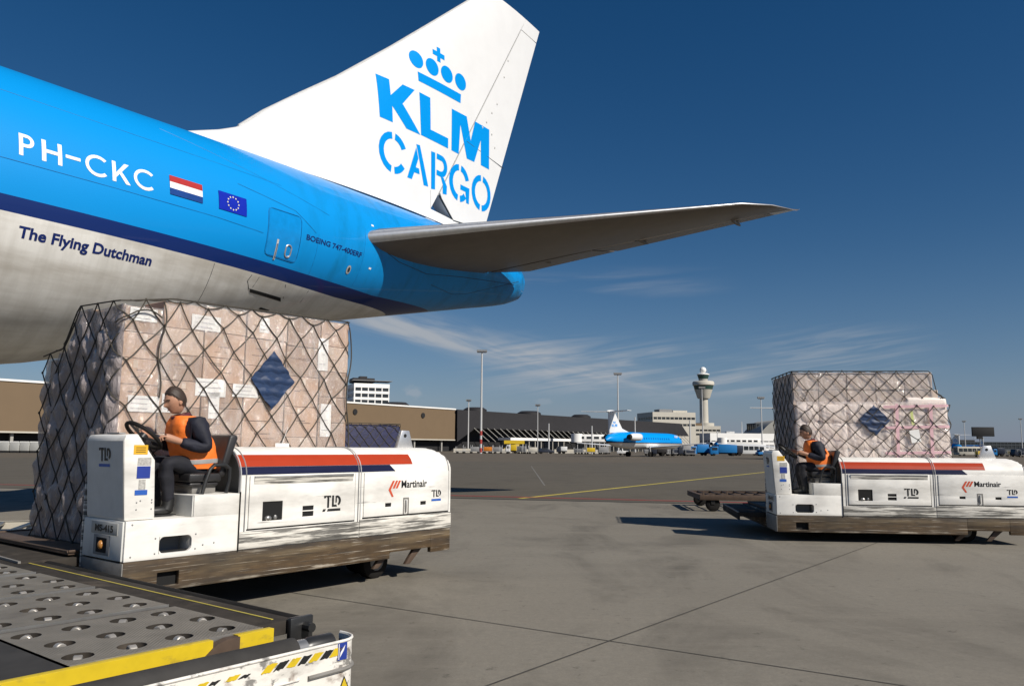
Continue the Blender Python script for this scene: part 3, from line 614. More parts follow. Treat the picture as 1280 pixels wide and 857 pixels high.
def build_transporter(label):
    root = thing('pallet_transporter', label, 'pallet transporter', group='pallet transporters on the apron')
    T = {}
    side = lambda off: (lambda x, z: Vector((x, pack_y(z) - off, z)))
    # chassis skirt: worn steel with a fork pocket, raised over the rear wheels
    c = MB(); c.plate(0, 3.30, .21, .51, [(.33, .55, .25, .38)], 0, .06); c.plate(3.30, 4.02, .285, .51, [], 0, .06); c.plate(4.02, 4.385, .22, .51, [], 0, .06)
    c.plate(0, 4.385, .21, .50, [], 3.27, 3.33); c.box(.0, .05, .06, 3.27, .21, .50); c.box(4.335, 4.385, .06, 3.27, .22, .50)
    c.build('chassis', 'skirt_worn', root, bevel=.006)
    p = MB(); p.box(.3, .6, .065, .4, .22, .40); p.build('fork_pocket', 'dark_hole', root)
    e = MB(); e.box(-.012, .0, .0, .84, .215, .498); e.build('bumper', 'grey_worn', root, bevel=.004)
    d = MB(); d.box(.06, 4.33, .84, 3.26, .44, .505); dk = d.build('deck', 'deck_steel', root, bevel=.005)
    for i in range(16):
        r = MB(); x = .25 + i * .27; r.tube([(x, .9, .507), (x, 3.2, .507)], .022, 8); r.build('roller', 'steel', dk)
    l = MB(); l.prism([(-.52, .90), (-.02, .86), (-.02, 3.3), (-.42, 3.3)], 'z', .40, .485); l.prism([(-.535, .90), (-.50, .90), (-.40, 3.3), (-.435, 3.3)], 'z', .34, .47); l.build('deck_lip', 'deck_steel', root, bevel=.006)
    l = MB(); l.prism([(-.54, .90), (-.515, .90), (-.415, 3.3), (-.44, 3.3)], 'z', .472, .492); l.build('lip_edge', 'grey_worn', root)
    # under-body with wheels
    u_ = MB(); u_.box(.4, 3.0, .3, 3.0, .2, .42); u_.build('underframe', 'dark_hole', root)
    for x, y in ((.95, .95), (.95, 2.75), (3.42, .36), (3.60, .8), (3.45, 2.75)):
        w = MB(); w.lathe([(.06, -.09), (.17, -.09), (.205, -.07), (.21, 0), (.205, .07), (.17, .09), (.06, .09)], (x, y + .09, .21), 24, axis='y'); wo = w.build('wheel', 'black_rubber', root)
        h = MB(); h.lathe([(.11, -.094), (.11, .094)], (x, y + .09, .21), 14, axis='y'); h.build('rim', 'grey_worn', wo)
    for xa, xb in ((3.32, 3.12), (3.86, 3.66)):
        b = MB(); b.prism([(xa - .06, .29), (xa + .08, .29), (xb + .06, .10), (xb - .02, .10)], 'y', .07, .12); b.build('wheel_bracket', 'dolly_brown', root, bevel=.004)
    # cab: front box, floor, seat box
    s_ = MB(); s_.plate(0, 1.165, .51, .875, [(.33, .66, .555, .71)], .0, .04); s_.box(.0, .66, .04, .80, .84, .874); s_.box(.0, .035, .04, .80, .51, .84); s_.box(.04, 1.16, .74, .80, .51, .84)
    for cx, cz, sx, sz in ((.33, .555, 1, 1), (.66, .555, -1, 1), (.66, .71, -1, -1), (.33, .71, 1, -1)):
        r_ = .05; s_.prism([(cx - .0 * sx, cz)] + [(cx + sx * r_ * (1 - math.sin(R(a))), cz + sz * r_ * (1 - math.cos(R(a)))) for a in (0, 22, 45, 68, 90)], 'y', .0, .04)
    cab = s_.build('cab_side', 'white_paint', root, bevel=.006)
    v = MB(); v.box(.36, .64, .2, .22, .53, .74); v.build('vent_back', 'dull_grey', cab); v = MB(); v.box(.30, .70, .045, .055, .53, .575); v.build('vent_sill', 'dark_hole', cab)
    q = MB(); q.prism([(.665, .51), (1.165, .51), (1.165, 1.085), (.665, 1.085)], 'y', .0015, .80); q.box(.665, 1.165, 0, .0014, .877, 1.085)
    q.build('seat_box', 'white_paint', root, bevel=.006)
    q = MB(); q.box(.655, .664, .02, .78, .88, 1.08); q.build('seat_box_front', 'white_shaded', root)
    fp = MB(); fp.box(-.02, -.002, .02, .79, .515, .87); front = fp.build('front_panel', 'white_shaded', root, bevel=.004)
    n_ = MB(); n_.box(-.026, -.021, .10, .62, .74, .85); pl = n_.build('number_plate', 'plate_grey', front, bevel=.002)
    fx = lambda a, z: Vector((-.029, .62 - a, z))
    mark('plate_lettering', [fit2d(text2d('MS-415', .04), .08, .44, .762, .828)], fx, 'black_paint', pl)
    n_ = MB(); n_.box(-.024, -.019, .24, .56, .545, .73); lb = n_.build('lamp_housing', 'dull_grey', front, bevel=.004)
    n_ = MB(); n_.box(-.027, -.023, .30, .50, .57, .705); n_.build('lamp_recess', 'dark_hole', lb); n_ = MB(); n_.ball((-.03, .40, .64), .026, .036, .042, 14); n_.build('lamp_lens', 'amber', lb)
    # console
    pts = [(-.005, .878), (-.055, 1.62), (-.035, 1.665), (.075, 1.675), (.255, 1.43), (.285, .878)]
    k = MB(); k.prism(pts, 'y', .03, .78); con = k.build('console', 'white_paint', root, bevel=.012)
    k = MB()
    fr = lambda a, z: Vector((-.005 - (z - .878) * .05 / .742 - .006, .78 - a, z))
    k.grid(1, 1, lambda a, b: fr(.02 + .72 * a, .90 + .71 * b)); k.build('console_front', 'white_shaded', con)
    fr2 = lambda a, z: fr(a, z) + Vector((-.004, 0, 0))
    mark('maker_mark', tld(None, .27, 1.385, .24, .16), fr2, 'black_paint', con); mark('maker_mark', [rect(.27, .49, 1.365, 1.392)], fr2, 'logo_blue', con)
    sd_ = lambda x, z: Vector((x, .0265, z))
    for nm, m_, r_ in (('warning_sticker', 'sticker_yellow', (.04, .175, 1.485, 1.573)), ('info_sticker', 'sticker_grey', (.085, .215, 1.385, 1.455)), ('blue_sticker', 'sticker_blue', (.083, .212, 1.262, 1.375)), ('info_sticker', 'sticker_grey', (.108, .173, 1.160, 1.25)), ('blue_sticker', 'logo_blue', (.075, .195, 1.108, 1.155))):
        st = mark(nm, [rect(*r_)], sd_, m_, con)
        x0, x1, z0, z1 = r_
        if nm == 'warning_sticker': mark('sticker_print', [rect(x0 + .02, x1 - .02, z1 - .028 - .02 * i, z1 - .022 - .02 * i) for i in range(3)], lambda x, z: Vector((x, .0255, z)), 'black_paint', st)
    bl = MB()
    for x, z in ((.10, 1.04), (.10, .975), (.135, 1.055), (.245, 1.06), (.245, 1.035), (.245, .975)): bl.ball((x, .028, z), .008, .006, .008, 6)
    bl.build('bolt', 'dull_grey', con)
    bl = MB()
    for x, z in ((.29, .70), (.29, .56), (.70, .71), (.70, .57), (.78, .60), (.9, .61), (.06, .84), (.06, .55)): bl.ball((x, -.001, z), .009, .006, .009, 6)
    bl.build('bolt', 'dull_grey', cab)
    g_ = MB(); g_.box(-.02, .10, .815, .835, .30, 1.22); g_.build('guard_plate', 'white_scuffed', root, bevel=.004)
    t = MB(); t.box(-.0, .06, .25, .5, 1.676, 1.69); t.build('console_tray', 'dull_grey', con)
    # steering wheel
    C0 = Vector((.325, .42, 1.665)); nrm = Vector((.64, 0, .77)).normalized(); e1 = Vector((0, 1, 0)); e2 = nrm.cross(e1)
    w = MB(); w.tube([C0 + (e1 * math.cos(a) + e2 * math.sin(a)) * .195 for a in [2 * math.pi * i / 28 for i in range(28)]], .02, 8, closed=True)
    sw = w.build('steering_wheel', 'black_rubber', root)
    w = MB()
    for a in (90, 210, 330): w.tube([C0 - nrm * .02, C0 + (e1 * math.cos(R(a)) + e2 * math.sin(R(a))) * .195], .013, 6)
    w.build('spoke', 'black_metal', sw); w = MB(); w.tube([C0 - nrm * .03, C0 + nrm * .012], .045, 14); w.build('hub', 'black_metal', sw)
    w = MB(); w.tube([C0 - nrm * .03, Vector((.14, .42, 1.42))], .03, 10); w.build('steering_column', 'black_metal', root)
    # seat
    q = MB(); q.box(.69, 1.05, .16, .66, 1.205, 1.29); q.box(.71, 1.03, .18, .64, 1.16, 1.20); seat = q.build('seat', 'black_vinyl', root, bevel=.03, segs=3)
    q = MB(); q.prism([(1.01, 1.27), (1.08, 1.25), (1.22, 1.66), (1.19, 1.69), (1.12, 1.68)], 'y', .15, .67); q.build('backrest', 'black_vinyl', root, bevel=.03, segs=3)
    q = MB(); q.box(.76, 1.02, .22, .60, 1.09, 1.165); q.build('seat_pedestal', 'grey_worn', root, bevel=.004)
    for y in (.10, .70):
        q = MB(); q.tube([(.80, y, 1.09), (.83, y, 1.20), (.875, y, 1.33), (.92, y, 1.375), (1.05, y, 1.375), (1.10, y, 1.34), (1.10, y, 1.22), (1.07, y, 1.09)], .02, 8); q.build('seat_rail', 'black_metal', root)
    # engine cover
    def outline(inset=0.0, zcap=9):
        P = [(0 + inset, .51)]
        for z in (.7, 1.0, 1.26): P.append((inset, z))
        for i in range(1, 11):
            a = math.pi / 2 * i / 10; P.append((.34 - (.34 - inset) * math.cos(a), 1.26 + (.30 - inset) * math.sin(a)))
        P.append((.56, 1.56 - inset))
        for i in range(0, 7):
            a = math.pi / 2 * i / 6; P.append((.56 + (.24 - inset) * math.sin(a), 1.36 + (.20 - inset) * math.cos(a)))
        P.append((.80 - inset, .51))
        return [(y, min(z, zcap)) for y, z in P]
    def shell(xs, caps, name, m, inset=0.0):
        q = MB(); rows = []
        for x, zc in xs: rows.append([Vector((x, y, z)) for y, z in outline(inset, zc)])
        n = len(rows[0]); q.add([v for r in rows for v in r], [(i * n + j, i * n + j + 1, (i + 1) * n + j + 1, (i + 1) * n + j) for i in range(len(rows) - 1) for j in range(n - 1)])
        for c_ in caps: q.add(rows[c_], [tuple(range(n))])
        return q.build(name, m, root)
    endx = [(1.32, 9)] + [(x, 9) for x in (2.0, 2.78, 3.6, 4.12)] + [(4.14 + .24 * math.sin(R(a)), 1.562 - .24 * (1 - math.cos(R(a)))) for a in (10, 25, 40, 55, 70, 80, 90)] + [(4.382, 1.0), (4.382, .511)]
    endx = endx[:-2]
    cover = shell(endx, (0, -1), 'engine_cover', 'white_paint')
    # arch at the driver's end
    q = MB(); O1, O2 = outline(), outline(.03); n = len(O1)
    for xa, xb in ((1.168, 1.32),):
        q.add([Vector((xa, y, z)) for y, z in O1] + [Vector((xb, y, z)) for y, z in O1] + [Vector((xa, y, z)) for y, z in O2] + [Vector((xb, y, z)) for y, z in O2],
              [(j, j + 1, n + j + 1, n + j) for j in range(n - 1)] + [(2 * n + j, 3 * n + j, 3 * n + j + 1, 2 * n + j + 1) for j in range(n - 1)] + [(j, 2 * n + j, 2 * n + j + 1, j + 1) for j in range(n - 1)])
    q.build('cover_arch', 'white_paint', cover)
    q = MB(); q.prism(outline(.035), 'x', 1.29, 1.317); q.build('arch_back', 'dull_grey', cover)
    for x in (1.172, 1.235, 2.765, 2.80, 4.335):
        zc = 9 if x < 4.2 else 1.44
        q = MB(); q.tube([Vector((x, y + (-.002 if y < .4 else .002), z + (.002 if z > 1.5 else 0))) for y, z in outline(0, zc)], .007, 5); q.build('cover_seam', 'seam_grey' if x in (1.172, 2.80) else 'dull_grey', cover)
    # lower sill with scraped paint
    q = MB(); q.box(1.17, 2.78, -.012, -.002, .515, .69); q.build('sill_panel', 'white_scuffed', root, bevel=.004)
    q = MB(); q.box(2.79, 4.385, -.012, -.002, .515, .715); q.build('sill_panel', 'white_scuffed', root, bevel=.004)
    q = MB(); q.box(1.165, 1.175, -.014, .0, .50, 1.10); q.build('corner_seam', 'dark_hole', root)
    # doors
    q = MB(); q.plate(1.275, 2.70, .715, 1.262, [(1.44, 1.69, .785, .985), (1.955, 2.105, .80, .855), (1.955, 2.105, .867, .915)], -.016, -.003)
    d1 = q.build('engine_door', 'white_paint', root, bevel=.004)
    q = MB(); q.box(1.262, 2.715, -.004, -.0015, .70, .714); q.box(2.702, 2.712, -.004, -.0015, .715, 1.26); q.build('door_gap', 'dark_hole', d1)
    q = MB(); q.box(1.42, 1.71, -.0025, -.001, .77, 1.0); q.build('door_recess', 'dark_hole', d1); q = MB(); q.box(1.94, 2.12, -.0025, -.001, .79, .93); q.build('door_recess', 'dark_hole', d1)
    q = MB(); q.ball((1.52, .0, .81), .045, .03, .03, 10); q.ball((1.61, .0, .815), .025, .02, .03, 8); q.build('filler_cap', 'steel', d1)
    q = MB(); q.prism([(-.017, 1.17), (-.034, 1.245), (-.034, 1.255), (-.017, 1.255)], 'x', 1.32, 2.66); q.build('door_grip', 'white_scuffed', d1)
    q = MB(); q.box(1.32, 2.66, -.0355, -.0345, 1.238, 1.250); q.build('grip_shadow_paint', 'dull_grey', d1)  # grey strip painting the shade of the slot at the grip
    s3 = side(.0185)
    mark('maker_mark', tld(None, 2.245, .845, .25, .17) + tld_line(2.225, .838, .26, .2), s3, 'black_paint', d1)
    q = MB(); q.plate(2.845, 4.325, .735, 1.262, [(3.19, 3.29, .84, .885), (3.80, 3.90, .835, .88)], -.014, -.003); d2 = q.build('engine_door', 'white_paint', root, bevel=.004)
    q = MB(); q.box(2.835, 4.335, -.004, -.0015, .718, .734); q.build('door_gap', 'dark_hole', d2); q = MB(); q.box(3.17, 3.31, -.0025, -.001, .83, .9); q.build('door_recess', 'dark_hole', d2); q = MB(); q.box(3.78, 3.92, -.0025, -.001, .825, .9); q.build('door_recess', 'dark_hole', d2)
    q = MB(); q.plate(3.49, 3.59, .74, .94, [(3.51, 3.57, .74, .92)], -.018, -.0145); q.build('latch_frame', 'grey_worn', d2); q = MB(); q.tube([(3.535, -.02, .76), (3.53, -.03, .84), (3.535, -.02, .91)], .011, 6); q.build('latch', 'steel', d2)
    s4 = side(.0165)
    mark('company_lettering', [fit2d(text2d('Martinair', .022), 3.455, 3.91, 1.06, 1.155)], s4, 'black_paint', d2)
    ch = [[(3.255 + .05 * i + .055, 1.155), (3.255 + .05 * i + .090, 1.155), (3.255 + .05 * i + .035, 1.06), (3.255 + .05 * i, 1.06)] for i in (1, 2)] + [[(3.24 + .065, 1.155), (3.24 + .10, 1.155), (3.275, 1.045), (3.325, .96), (3.295, .955), (3.235, 1.045)]]
    mark('company_mark', ch, s4, 'logo_red', d2)
    mark('maker_mark', tld(None, 4.00, .90, .185, .115), s4, 'black_paint', d2); mark('maker_mark', [rect(4.0, 4.18, .872, .90)], s4, 'logo_blue', d2)
    # red and navy bands
    s5 = side(.004)
    mark('red_band', [rect(1.16, 3.67, 1.355, 1.478)], s5, 'red_stripe', cover, cut=.04 * 3); mark('navy_band', [[(1.16, 1.272), (3.36, 1.272), (3.27, 1.352), (1.16, 1.352)]], s5, 'navy_stripe', cover, cut=.12)
    # beacon bracket
    q = MB(); q.prism([(3.76, 1.555), (4.06, 1.555), (3.98, 1.79), (3.84, 1.79)], 'y', .40, .46); q.build('beacon_bracket', 'aluminium', root, bevel=.01)
    q = MB(); q.lathe([(.025, 0), (.025, .02), (.004, .03)], (3.9, .395, 1.72), 10, axis='y'); q.build('beacon', 'dark_hole', root)
    return root
NEAR = (Vector((-3.528, 7.463, 0)), .9027); FAR = (Vector((4.862, 14.81, 0)), -.0963)
near_tug = build_transporter('white pallet transporter with numbered front plate, close to the camera and docked at the loader')
near_tug.location, near_tug.rotation_euler = NEAR[0], (0, 0, NEAR[1])
far_tug = copy_tree(near_tug, FAR[0], FAR[1], 'white pallet transporter crossing the open apron with pale wrapped bales behind its driver')
for rootm, dz in ((near_tug, .08), (far_tug, -.038)):
    for ch in rootm.children:
        if not ch.name.startswith('wheel.') and ch.name != 'wheel': ch.location.z += dz

# ------------------------------------------------------------------ netted air-cargo pallets
def loc_of(base, l, y, z=0): 
    c, s_ = math.cos(base[1]), math.sin(base[1]); return Vector((base[0].x + c * l - s_ * y, base[0].y + s_ * l + c * y, z))
def film_material(name, col_, base, amp, gloss=.07, bump=.6, bsc=7):
    m = bpy.data.materials.new(name); m.use_nodes = True; nt = m.node_tree; L = nt.links.new; b = nt.nodes['Principled BSDF']; o = nt.nodes['Material Output']
    b.inputs['Base Color'].default_value = (*col_, 1); b.inputs['Roughness'].default_value = .13; b.inputs['Specular IOR Level'].default_value = .5
    tc = nt.nodes.new('ShaderNodeTexCoord')
    def nz(scale, st, det=6, dist=1.2):
        mp = nt.nodes.new('ShaderNodeMapping'); mp.inputs['Scale'].default_value = st; L(tc.outputs['Object'], mp.inputs[0])
        n = nt.nodes.new('ShaderNodeTexNoise'); n.inputs['Scale'].default_value = scale; n.inputs['Detail'].default_value = det; n.inputs['Roughness'].default_value = .6; n.inputs['Distortion'].default_value = dist
        L(mp.outputs[0], n.inputs['Vector']); return n.outputs['Fac']
    r = nt.nodes.new('ShaderNodeMapRange'); L(nz(4.2, (1, 1, .55)), r.inputs['Value'])
    for k, v in zip(('From Min', 'From Max', 'To Min', 'To Max'), (.38, .70, base, base + amp)): r.inputs[k].default_value = v
    bp = nt.nodes.new('ShaderNodeBump'); bp.inputs['Strength'].default_value = bump; bp.inputs['Distance'].default_value = .05; L(nz(bsc, (1, 1, .4), 6, 1.8), bp.inputs['Height']); L(bp.outputs[0], b.inputs['Normal'])
    tr = nt.nodes.new('ShaderNodeBsdfTransparent'); mx = nt.nodes.new('ShaderNodeMixShader'); L(r.outputs[0], mx.inputs[0]); L(tr.outputs[0], mx.inputs[1]); L(b.outputs[0], mx.inputs[2]); L(mx.outputs[0], o.inputs[0])
    gl = nt.nodes.new('ShaderNodeBsdfGlossy'); gl.inputs['Roughness'].default_value = .1; L(bp.outputs[0], gl.inputs['Normal'])
    m2 = nt.nodes.new('ShaderNodeMixShader'); m2.inputs[0].default_value = gloss; L(mx.outputs[0], m2.inputs[1]); L(gl.outputs[0], m2.inputs[2]); L(m2.outputs[0], o.inputs[0])
    M[name] = m
film_material('film_clear', (.88, .81, .76), .05, .36, .15, 1.0, 9)
film_material('film_shaded', (.33, .285, .275), .84, .15, .03, .8, 9)  # opaque film of the left sides, greyed to carry their shade in the colour
film_material('film_white', (.92, .82, .76), .25, .45, .06, .4, 6)
class Face:
    """the two seen sides of a load unrolled: s runs along the left side towards the camera corner and on along the long side"""
    def __init__(s, x0, x1, y0, y1, r=.07): s.x0, s.x1, s.y0, s.y1, s.r = x0, x1, y0, y1, r; s.A = y1 - y0; s.B = x1 - x0; s.len = 2 * s.A + s.B
    def at(s, q, z, d):
        A, B, r = s.A, s.B, s.r
        if q < A - r: return Vector((s.x0 - d, s.y1 - q, z))
        if q < A + r:
            a = (q - (A - r)) / (2 * r) * math.pi / 2; return Vector((s.x0 + r - (r + d) * math.cos(a), s.y0 + r - (r + d) * math.sin(a), z))
        if q < A + B - r: return Vector((s.x0 + (q - A), s.y0 - d, z))
        if q < A + B + r:
            a = (q - (A + B - r)) / (2 * r) * math.pi / 2; return Vector((s.x1 - r + (r + d) * math.sin(a), s.y0 + r - (r + d) * math.cos(a), z))
        return Vector((s.x1 + d, s.y0 + (q - A - B), z))
def noise1(*a):
    from mathutils import noise
    return noise.noise(Vector(a))
def build_net(face, parent, topf, dq, dz, z0, seed, bulge, r=.0085, jit=.05, loops=()):
    rnd = random.Random(seed); cols = int(round(face.len / dq)); dq = face.len / cols
    node = {}
    rows = 2 * int(3.2 / dz) + 2
    def P(i, j):   # node i (half steps) j (half steps)
        k = (i, j)
        if k not in node:
            q = i * dq / 2; top = topf(q); z = z0 + j * dz / 2; amp = jit * (0 if j == 0 else 1)
            qq = q + rnd.uniform(-1, 1) * amp * dq * 1.4; zz = min(z + rnd.uniform(-1, 1) * amp * dz, top + .015)
            for (lq, lz, lr, pull) in loops:
                d = math.hypot((qq - lq), (zz - lz)); 
                if d < lr: w = (1 - d / lr) * pull; qq += (lq - qq) * w; zz += (lz - zz) * w
            node[k] = (max(0, min(face.len, qq)), zz, z > top + .02)
        return node[k]
    mb = MB(); kn = MB()
    for i in range(0, 2 * cols + 1):
        for j in range(0, rows):
            if (i + j) % 2: continue
            a = P(i, j)
            if a[2]: continue
            for di in (-1, 1):
                if not 0 <= i + di <= 2 * cols: continue
                b = P(i + di, j + 1); pts = []
                b0 = b
                for t in range(6):
                    u = t / 5; q = a[0] + (b0[0] - a[0]) * u; z = a[1] + (b0[1] - a[1]) * u; sag = .014 * math.sin(math.pi * u)
                    pts.append(face.at(q, z - sag, bulge(q, z) + .009))
                mb.tube(pts, r, 5, caps=False)
            kn.ball(face.at(a[0], a[1], bulge(a[0], a[1]) + .010), r * 1.9, r * 1.9, r * 2.4, 6)
    rim = [face.at(q, topf(q) + .008, .012 + bulge(q, topf(q))) for q in [face.len * k / 90 for k in range(91)]]
    mb.tube(rim, r * 1.2, 5); mb.tube([face.at(q, z0, .03) for q in [face.len * k / 60 for k in range(61)]], r * 1.2, 5)
    o = mb.build('cargo_net', 'net_cord', parent, smooth=60, merge=False); kn.build('net_knot', 'net_cord', o, smooth=60, merge=False)
    return o
def build_film(face, parent, topf, q0, q1, z0, name, m, dq, dz, puff, rough, nq=150, nz_=90):
    mb = MB()
    def fn(u, v):
        q = q0 + (q1 - q0) * u; top = topf(q); z = z0 + (top - z0) * v
        a, b = q / dq + (z - z0) / dz, q / dq - (z - z0) / dz
        p = puff * (abs(math.sin(math.pi * a) * math.sin(math.pi * b))) ** .45 * (.5 + .8 * abs(noise1(math.floor(a) * 3.1, math.floor(b) * 2.7, 5)) + .3)
        p += rough * (noise1(q * 4, z * 3, 1) + .6 * noise1(q * 11, z * 6, 2) + .35 * abs(noise1(q * 22, z * 9, 7)))
        edge = min(1, (1 - v) * 8) if v > .5 else min(1, v * 12 + .3)
        return face.at(q, z, .004 + max(-.002, p * edge))
    mb.grid(nq, nz_, fn); return mb.build(name, m, parent, smooth=50)
def pallet(root, x0, x1, y0, y1):
    p = MB(); p.box(x0, x1, y0, y1, .0, .032); o = p.build('pallet_base', 'dolly_brown', root, bevel=.006)
    q = MB(); q.tube([(x0, y0 - .004, .035), (x1, y0 - .004, .035), (x1, y1, .035), (x0, y1, .035), (x0, y0, .035)], .014, 6); q.build('edge_rail', 'dolly_brown', o)
def cloth_diamond(root, face, qc, zc, w, h, bulge, seed, m='navy_cloth'):
    rnd = random.Random(seed); mb = MB()
    def fn(u, v):
        a, b = u - .5, v - .5; q = qc + (a + b) * w; z = zc + (b - a) * h
        e = .018 * noise1(u * 5, v * 5, seed); q += e; z += .03 * noise1(u * 4 + 9, v * 4, seed)
        return face.at(q, z, bulge(q, z) + .024 + .015 * noise1(u * 3, v * 6, seed + 3) + .012 * math.sin(z * 45))
    mb.grid(22, 22, fn); mb.grid(22, 22, lambda u, v: face.at(*(lambda p: p)((qc + (u + v - 1) * w + .018 * noise1(u * 5, v * 5, seed), zc + (v - u) * h + .03 * noise1(u * 4 + 9, v * 4, seed))), bulge(qc, zc) + .019))
    mb.build('navy_cover', m, root, smooth=60)
def sheet(root, face, q, z, w, h, d, name='shipping_label', lines=3, rot=0.0):
    pos = lambda a, b: face.at(q + a * math.cos(rot) - b * math.sin(rot), z + a * math.sin(rot) + b * math.cos(rot), d)
    mb = MB(); mb.grid(2, 2, lambda u, v: pos((u - .5) * w, (v - .5) * h)); o = mb.build(name, 'paper', root)
    if lines:
        pk = MB()
        for i in range(lines):
            zz = h * (.30 - .6 * i / max(1, lines - 1)); ww = w * random.uniform(.5, .8)
            p2 = lambda a, b: face.at(q + a * math.cos(rot) - b * math.sin(rot), z + a * math.sin(rot) + b * math.cos(rot), d + .003)
            pk.grid(1, 1, lambda u, v: p2(-w * .4 + ww * u, zz + (v - .5) * .008))
        pk.build('label_print', 'print_ink', o)
    return o
def carton_box(root, x0, x1, y0, y1, z0, z1, m, rnd):
    g = .007; mb = MB(); j = lambda: rnd.uniform(-.008, .008)
    mb.box(x0 + g, x1 - g, y0 + g + j(), y1 - g, z0 + .002, z1 - .002)
    o = mb.build('carton', m, root, bevel=.006, segs=1)
    return o
def carton_print(o, x0, x1, y, z0, z1, rnd):
    q = MB(); w, h = x1 - x0, z1 - z0
    for i in range(rnd.randrange(2, 4)):
        a = x0 + w * rnd.uniform(.08, .5); ln = w * rnd.uniform(.15, .38); z = z0 + h * rnd.uniform(.15, .8); t = rnd.uniform(.006, .014); q.add([(a, y, z), (a + ln, y, z), (a + ln, y, z + t), (a, y, z + t)], [(0, 1, 2, 3)])
    q.build('carton_print', 'carton_ink', o)
    q = MB(); zz = z0 + h * .5; xm = (x0 + x1) / 2 + rnd.uniform(-.05, .05); q.add([(xm - .025, y + .0005, z1 - .006), (xm + .025, y + .0005, z1 - .006), (xm + .025, y + .0005, z1 - .09), (xm - .025, y + .0005, z1 - .09)], [(0, 1, 2, 3)]); q.build('packing_tape', 'carton_tape', o)
defm('carton_ink', (.20, .12, .08), .8); defm('carton_tape', (.62, .50, .40), .35)
def build_near_load():
    root = thing('netted_cargo_pallet', 'tall stack of brown cartons under film and net on the near transporter', 'air cargo', loc_of(NEAR, 0, 0, .585), NEAR[1], 'netted cargo pallets on the transporters')
    rnd = random.Random(3); z0 = .034
    pallet(root, -.1, 3.36, .90, 3.30)
    X0, X1, Y0, Y1 = .28, 3.33, .93, 2.70
    cm = ('carton', 'carton', 'carton_pale', 'carton_dull')
    # long side towards the camera: six columns of cartons
    xs = [.28, .72, 1.22, 1.76, 2.34, 2.86, 3.33]
    tops = [2.53, 2.64, 2.65, 2.68, 2.695, 2.70]
    for i in range(6):
        n = 9 if i in (0, 1, 2) else 8 if i != 4 else 7
        h = (tops[i] - z0) / n
        for k in range(n):
            yy = 1.38 if i else 1.28
            cb_ = carton_box(root, xs[i], xs[i + 1], Y0, yy, z0 + k * h, z0 + (k + 1) * h, cm[rnd.randrange(4) if k > 2 else rnd.randrange(3)], rnd)
            if rnd.random() < .75: carton_print(cb_, xs[i] + .03, xs[i + 1] - .03, min(v.co.y for v in cb_.data.vertices) - .0015, z0 + k * h + .02, z0 + (k + 1) * h - .01, rnd)
    # left side
    ys = [1.28, 1.62, 2.02, 2.40, 2.70]; tl = [2.51, 2.55, 2.11, 2.04]
    for i in range(4):
        n = 8 if i < 2 else 7 if i < 3 else 6; h = (tl[i] - z0) / n
        for k in range(n): carton_box(root, X0 + rnd.uniform(0, .03), X0 + .46, ys[i], ys[i + 1], z0 + k * h, z0 + (k + 1) * h, cm[rnd.randrange(4)], rnd)
    core = MB(); core.box(.745, 3.31, 1.385, 2.02, z0, 2.52); core.box(.745, 3.31, 2.03, 2.69, z0, 1.96); o = core.build('inner_cartons', 'carton_dull', root); o['kind'] = 'stuff'
    F = Face(X0, X1, Y0, Y1, .05)
    TQ = [0, .30, .31, .68, .69, 1.08, 1.09, 1.77, 2.2, 2.24, 2.7, 3.25, 3.83, 4.35, 4.82]; TV = [2.05, 2.05, 2.12, 2.12, 2.56, 2.56, 2.52, 2.54, 2.54, 2.65, 2.66, 2.69, 2.705, 2.71, 2.715]
    topf = lambda q: lerp(q, TQ, TV) if q < 4.82 else 2.715
    netdq, netdz = .36, .47
    b = lambda q, z: .02 + .012 * noise1(q * 2, z * 2, 3)
    build_film(F, root, topf, 0.0, F.A + .02, z0, 'plastic_wrap', 'film_shaded', netdq, netdz, .05, .05, 110, 120)
    build_film(F, root, topf, F.A - .01, F.A + F.B + .3, z0, 'plastic_wrap', 'film_clear', netdq, netdz, .006, .008, 150, 90)
    ft = lambda q: lerp(q, [0, .52, .72, .85, 1.77, 2.3, 4.82], [2.08, 2.14, 2.42, 2.59, 2.56, 2.66, 2.72]) if q < 4.82 else 2.72
    build_net(F, root, ft, netdq, netdz, z0, 5, lambda q, z: .04 if q < F.A else .003, .0072, .07, loops=((F.A + .42, 2.18, .5, .35), (F.A + .05, 1.95, .35, .3)))
    # free loops of slack cord by the corner and along the right edge
    s_ = MB(); s_.tube([F.at(F.A + .42 + .03 * math.sin(t * 9), 2.62 - 1.05 * t, .035 + .02 * math.sin(t * 6)) for t in [k / 24 for k in range(25)]], .009, 5)
    s_.tube([F.at(F.A - .05 + .45 * t, 2.34 + .16 * math.sin(math.pi * t * .8), .05) for t in [k / 16 for k in range(17)]], .009, 5)
    s_.tube([F.at(F.A + F.B - .03 + .03 * math.sin(t * 14), 2.65 - 2.5 * t, .03 + .03 * abs(math.sin(t * 7))) for t in [k / 30 for k in range(31)]], .009, 5)
    s_.build('slack_cord', 'net_cord', root, smooth=60)
    A = F.A
    cloth_diamond(root, F, A + 1.85, 1.86, .31, .36, lambda q, z: .012, 4)
    for q, z, w, h in ((A + .22, 2.45, .30, .14), (A + .95, 2.45, .36, .17), (A + 1.72, 2.52, .14, .18), (A + .28, 1.50, .34, .17), (A + 1.05, 1.72, .38, .20), (A + 1.10, 1.52, .13, .30), (A + 1.5, 1.71, .34, .15), (A + .55, 1.52, .14, .20), (A + .66, 1.24, .13, .14),
                       (A + 2.62, 2.25, .16, .42), (A + 2.70, 1.40, .17, .42), (A + 2.22, .93, .22, .22)):
        sheet(root, F, q, z, w, h, .003)
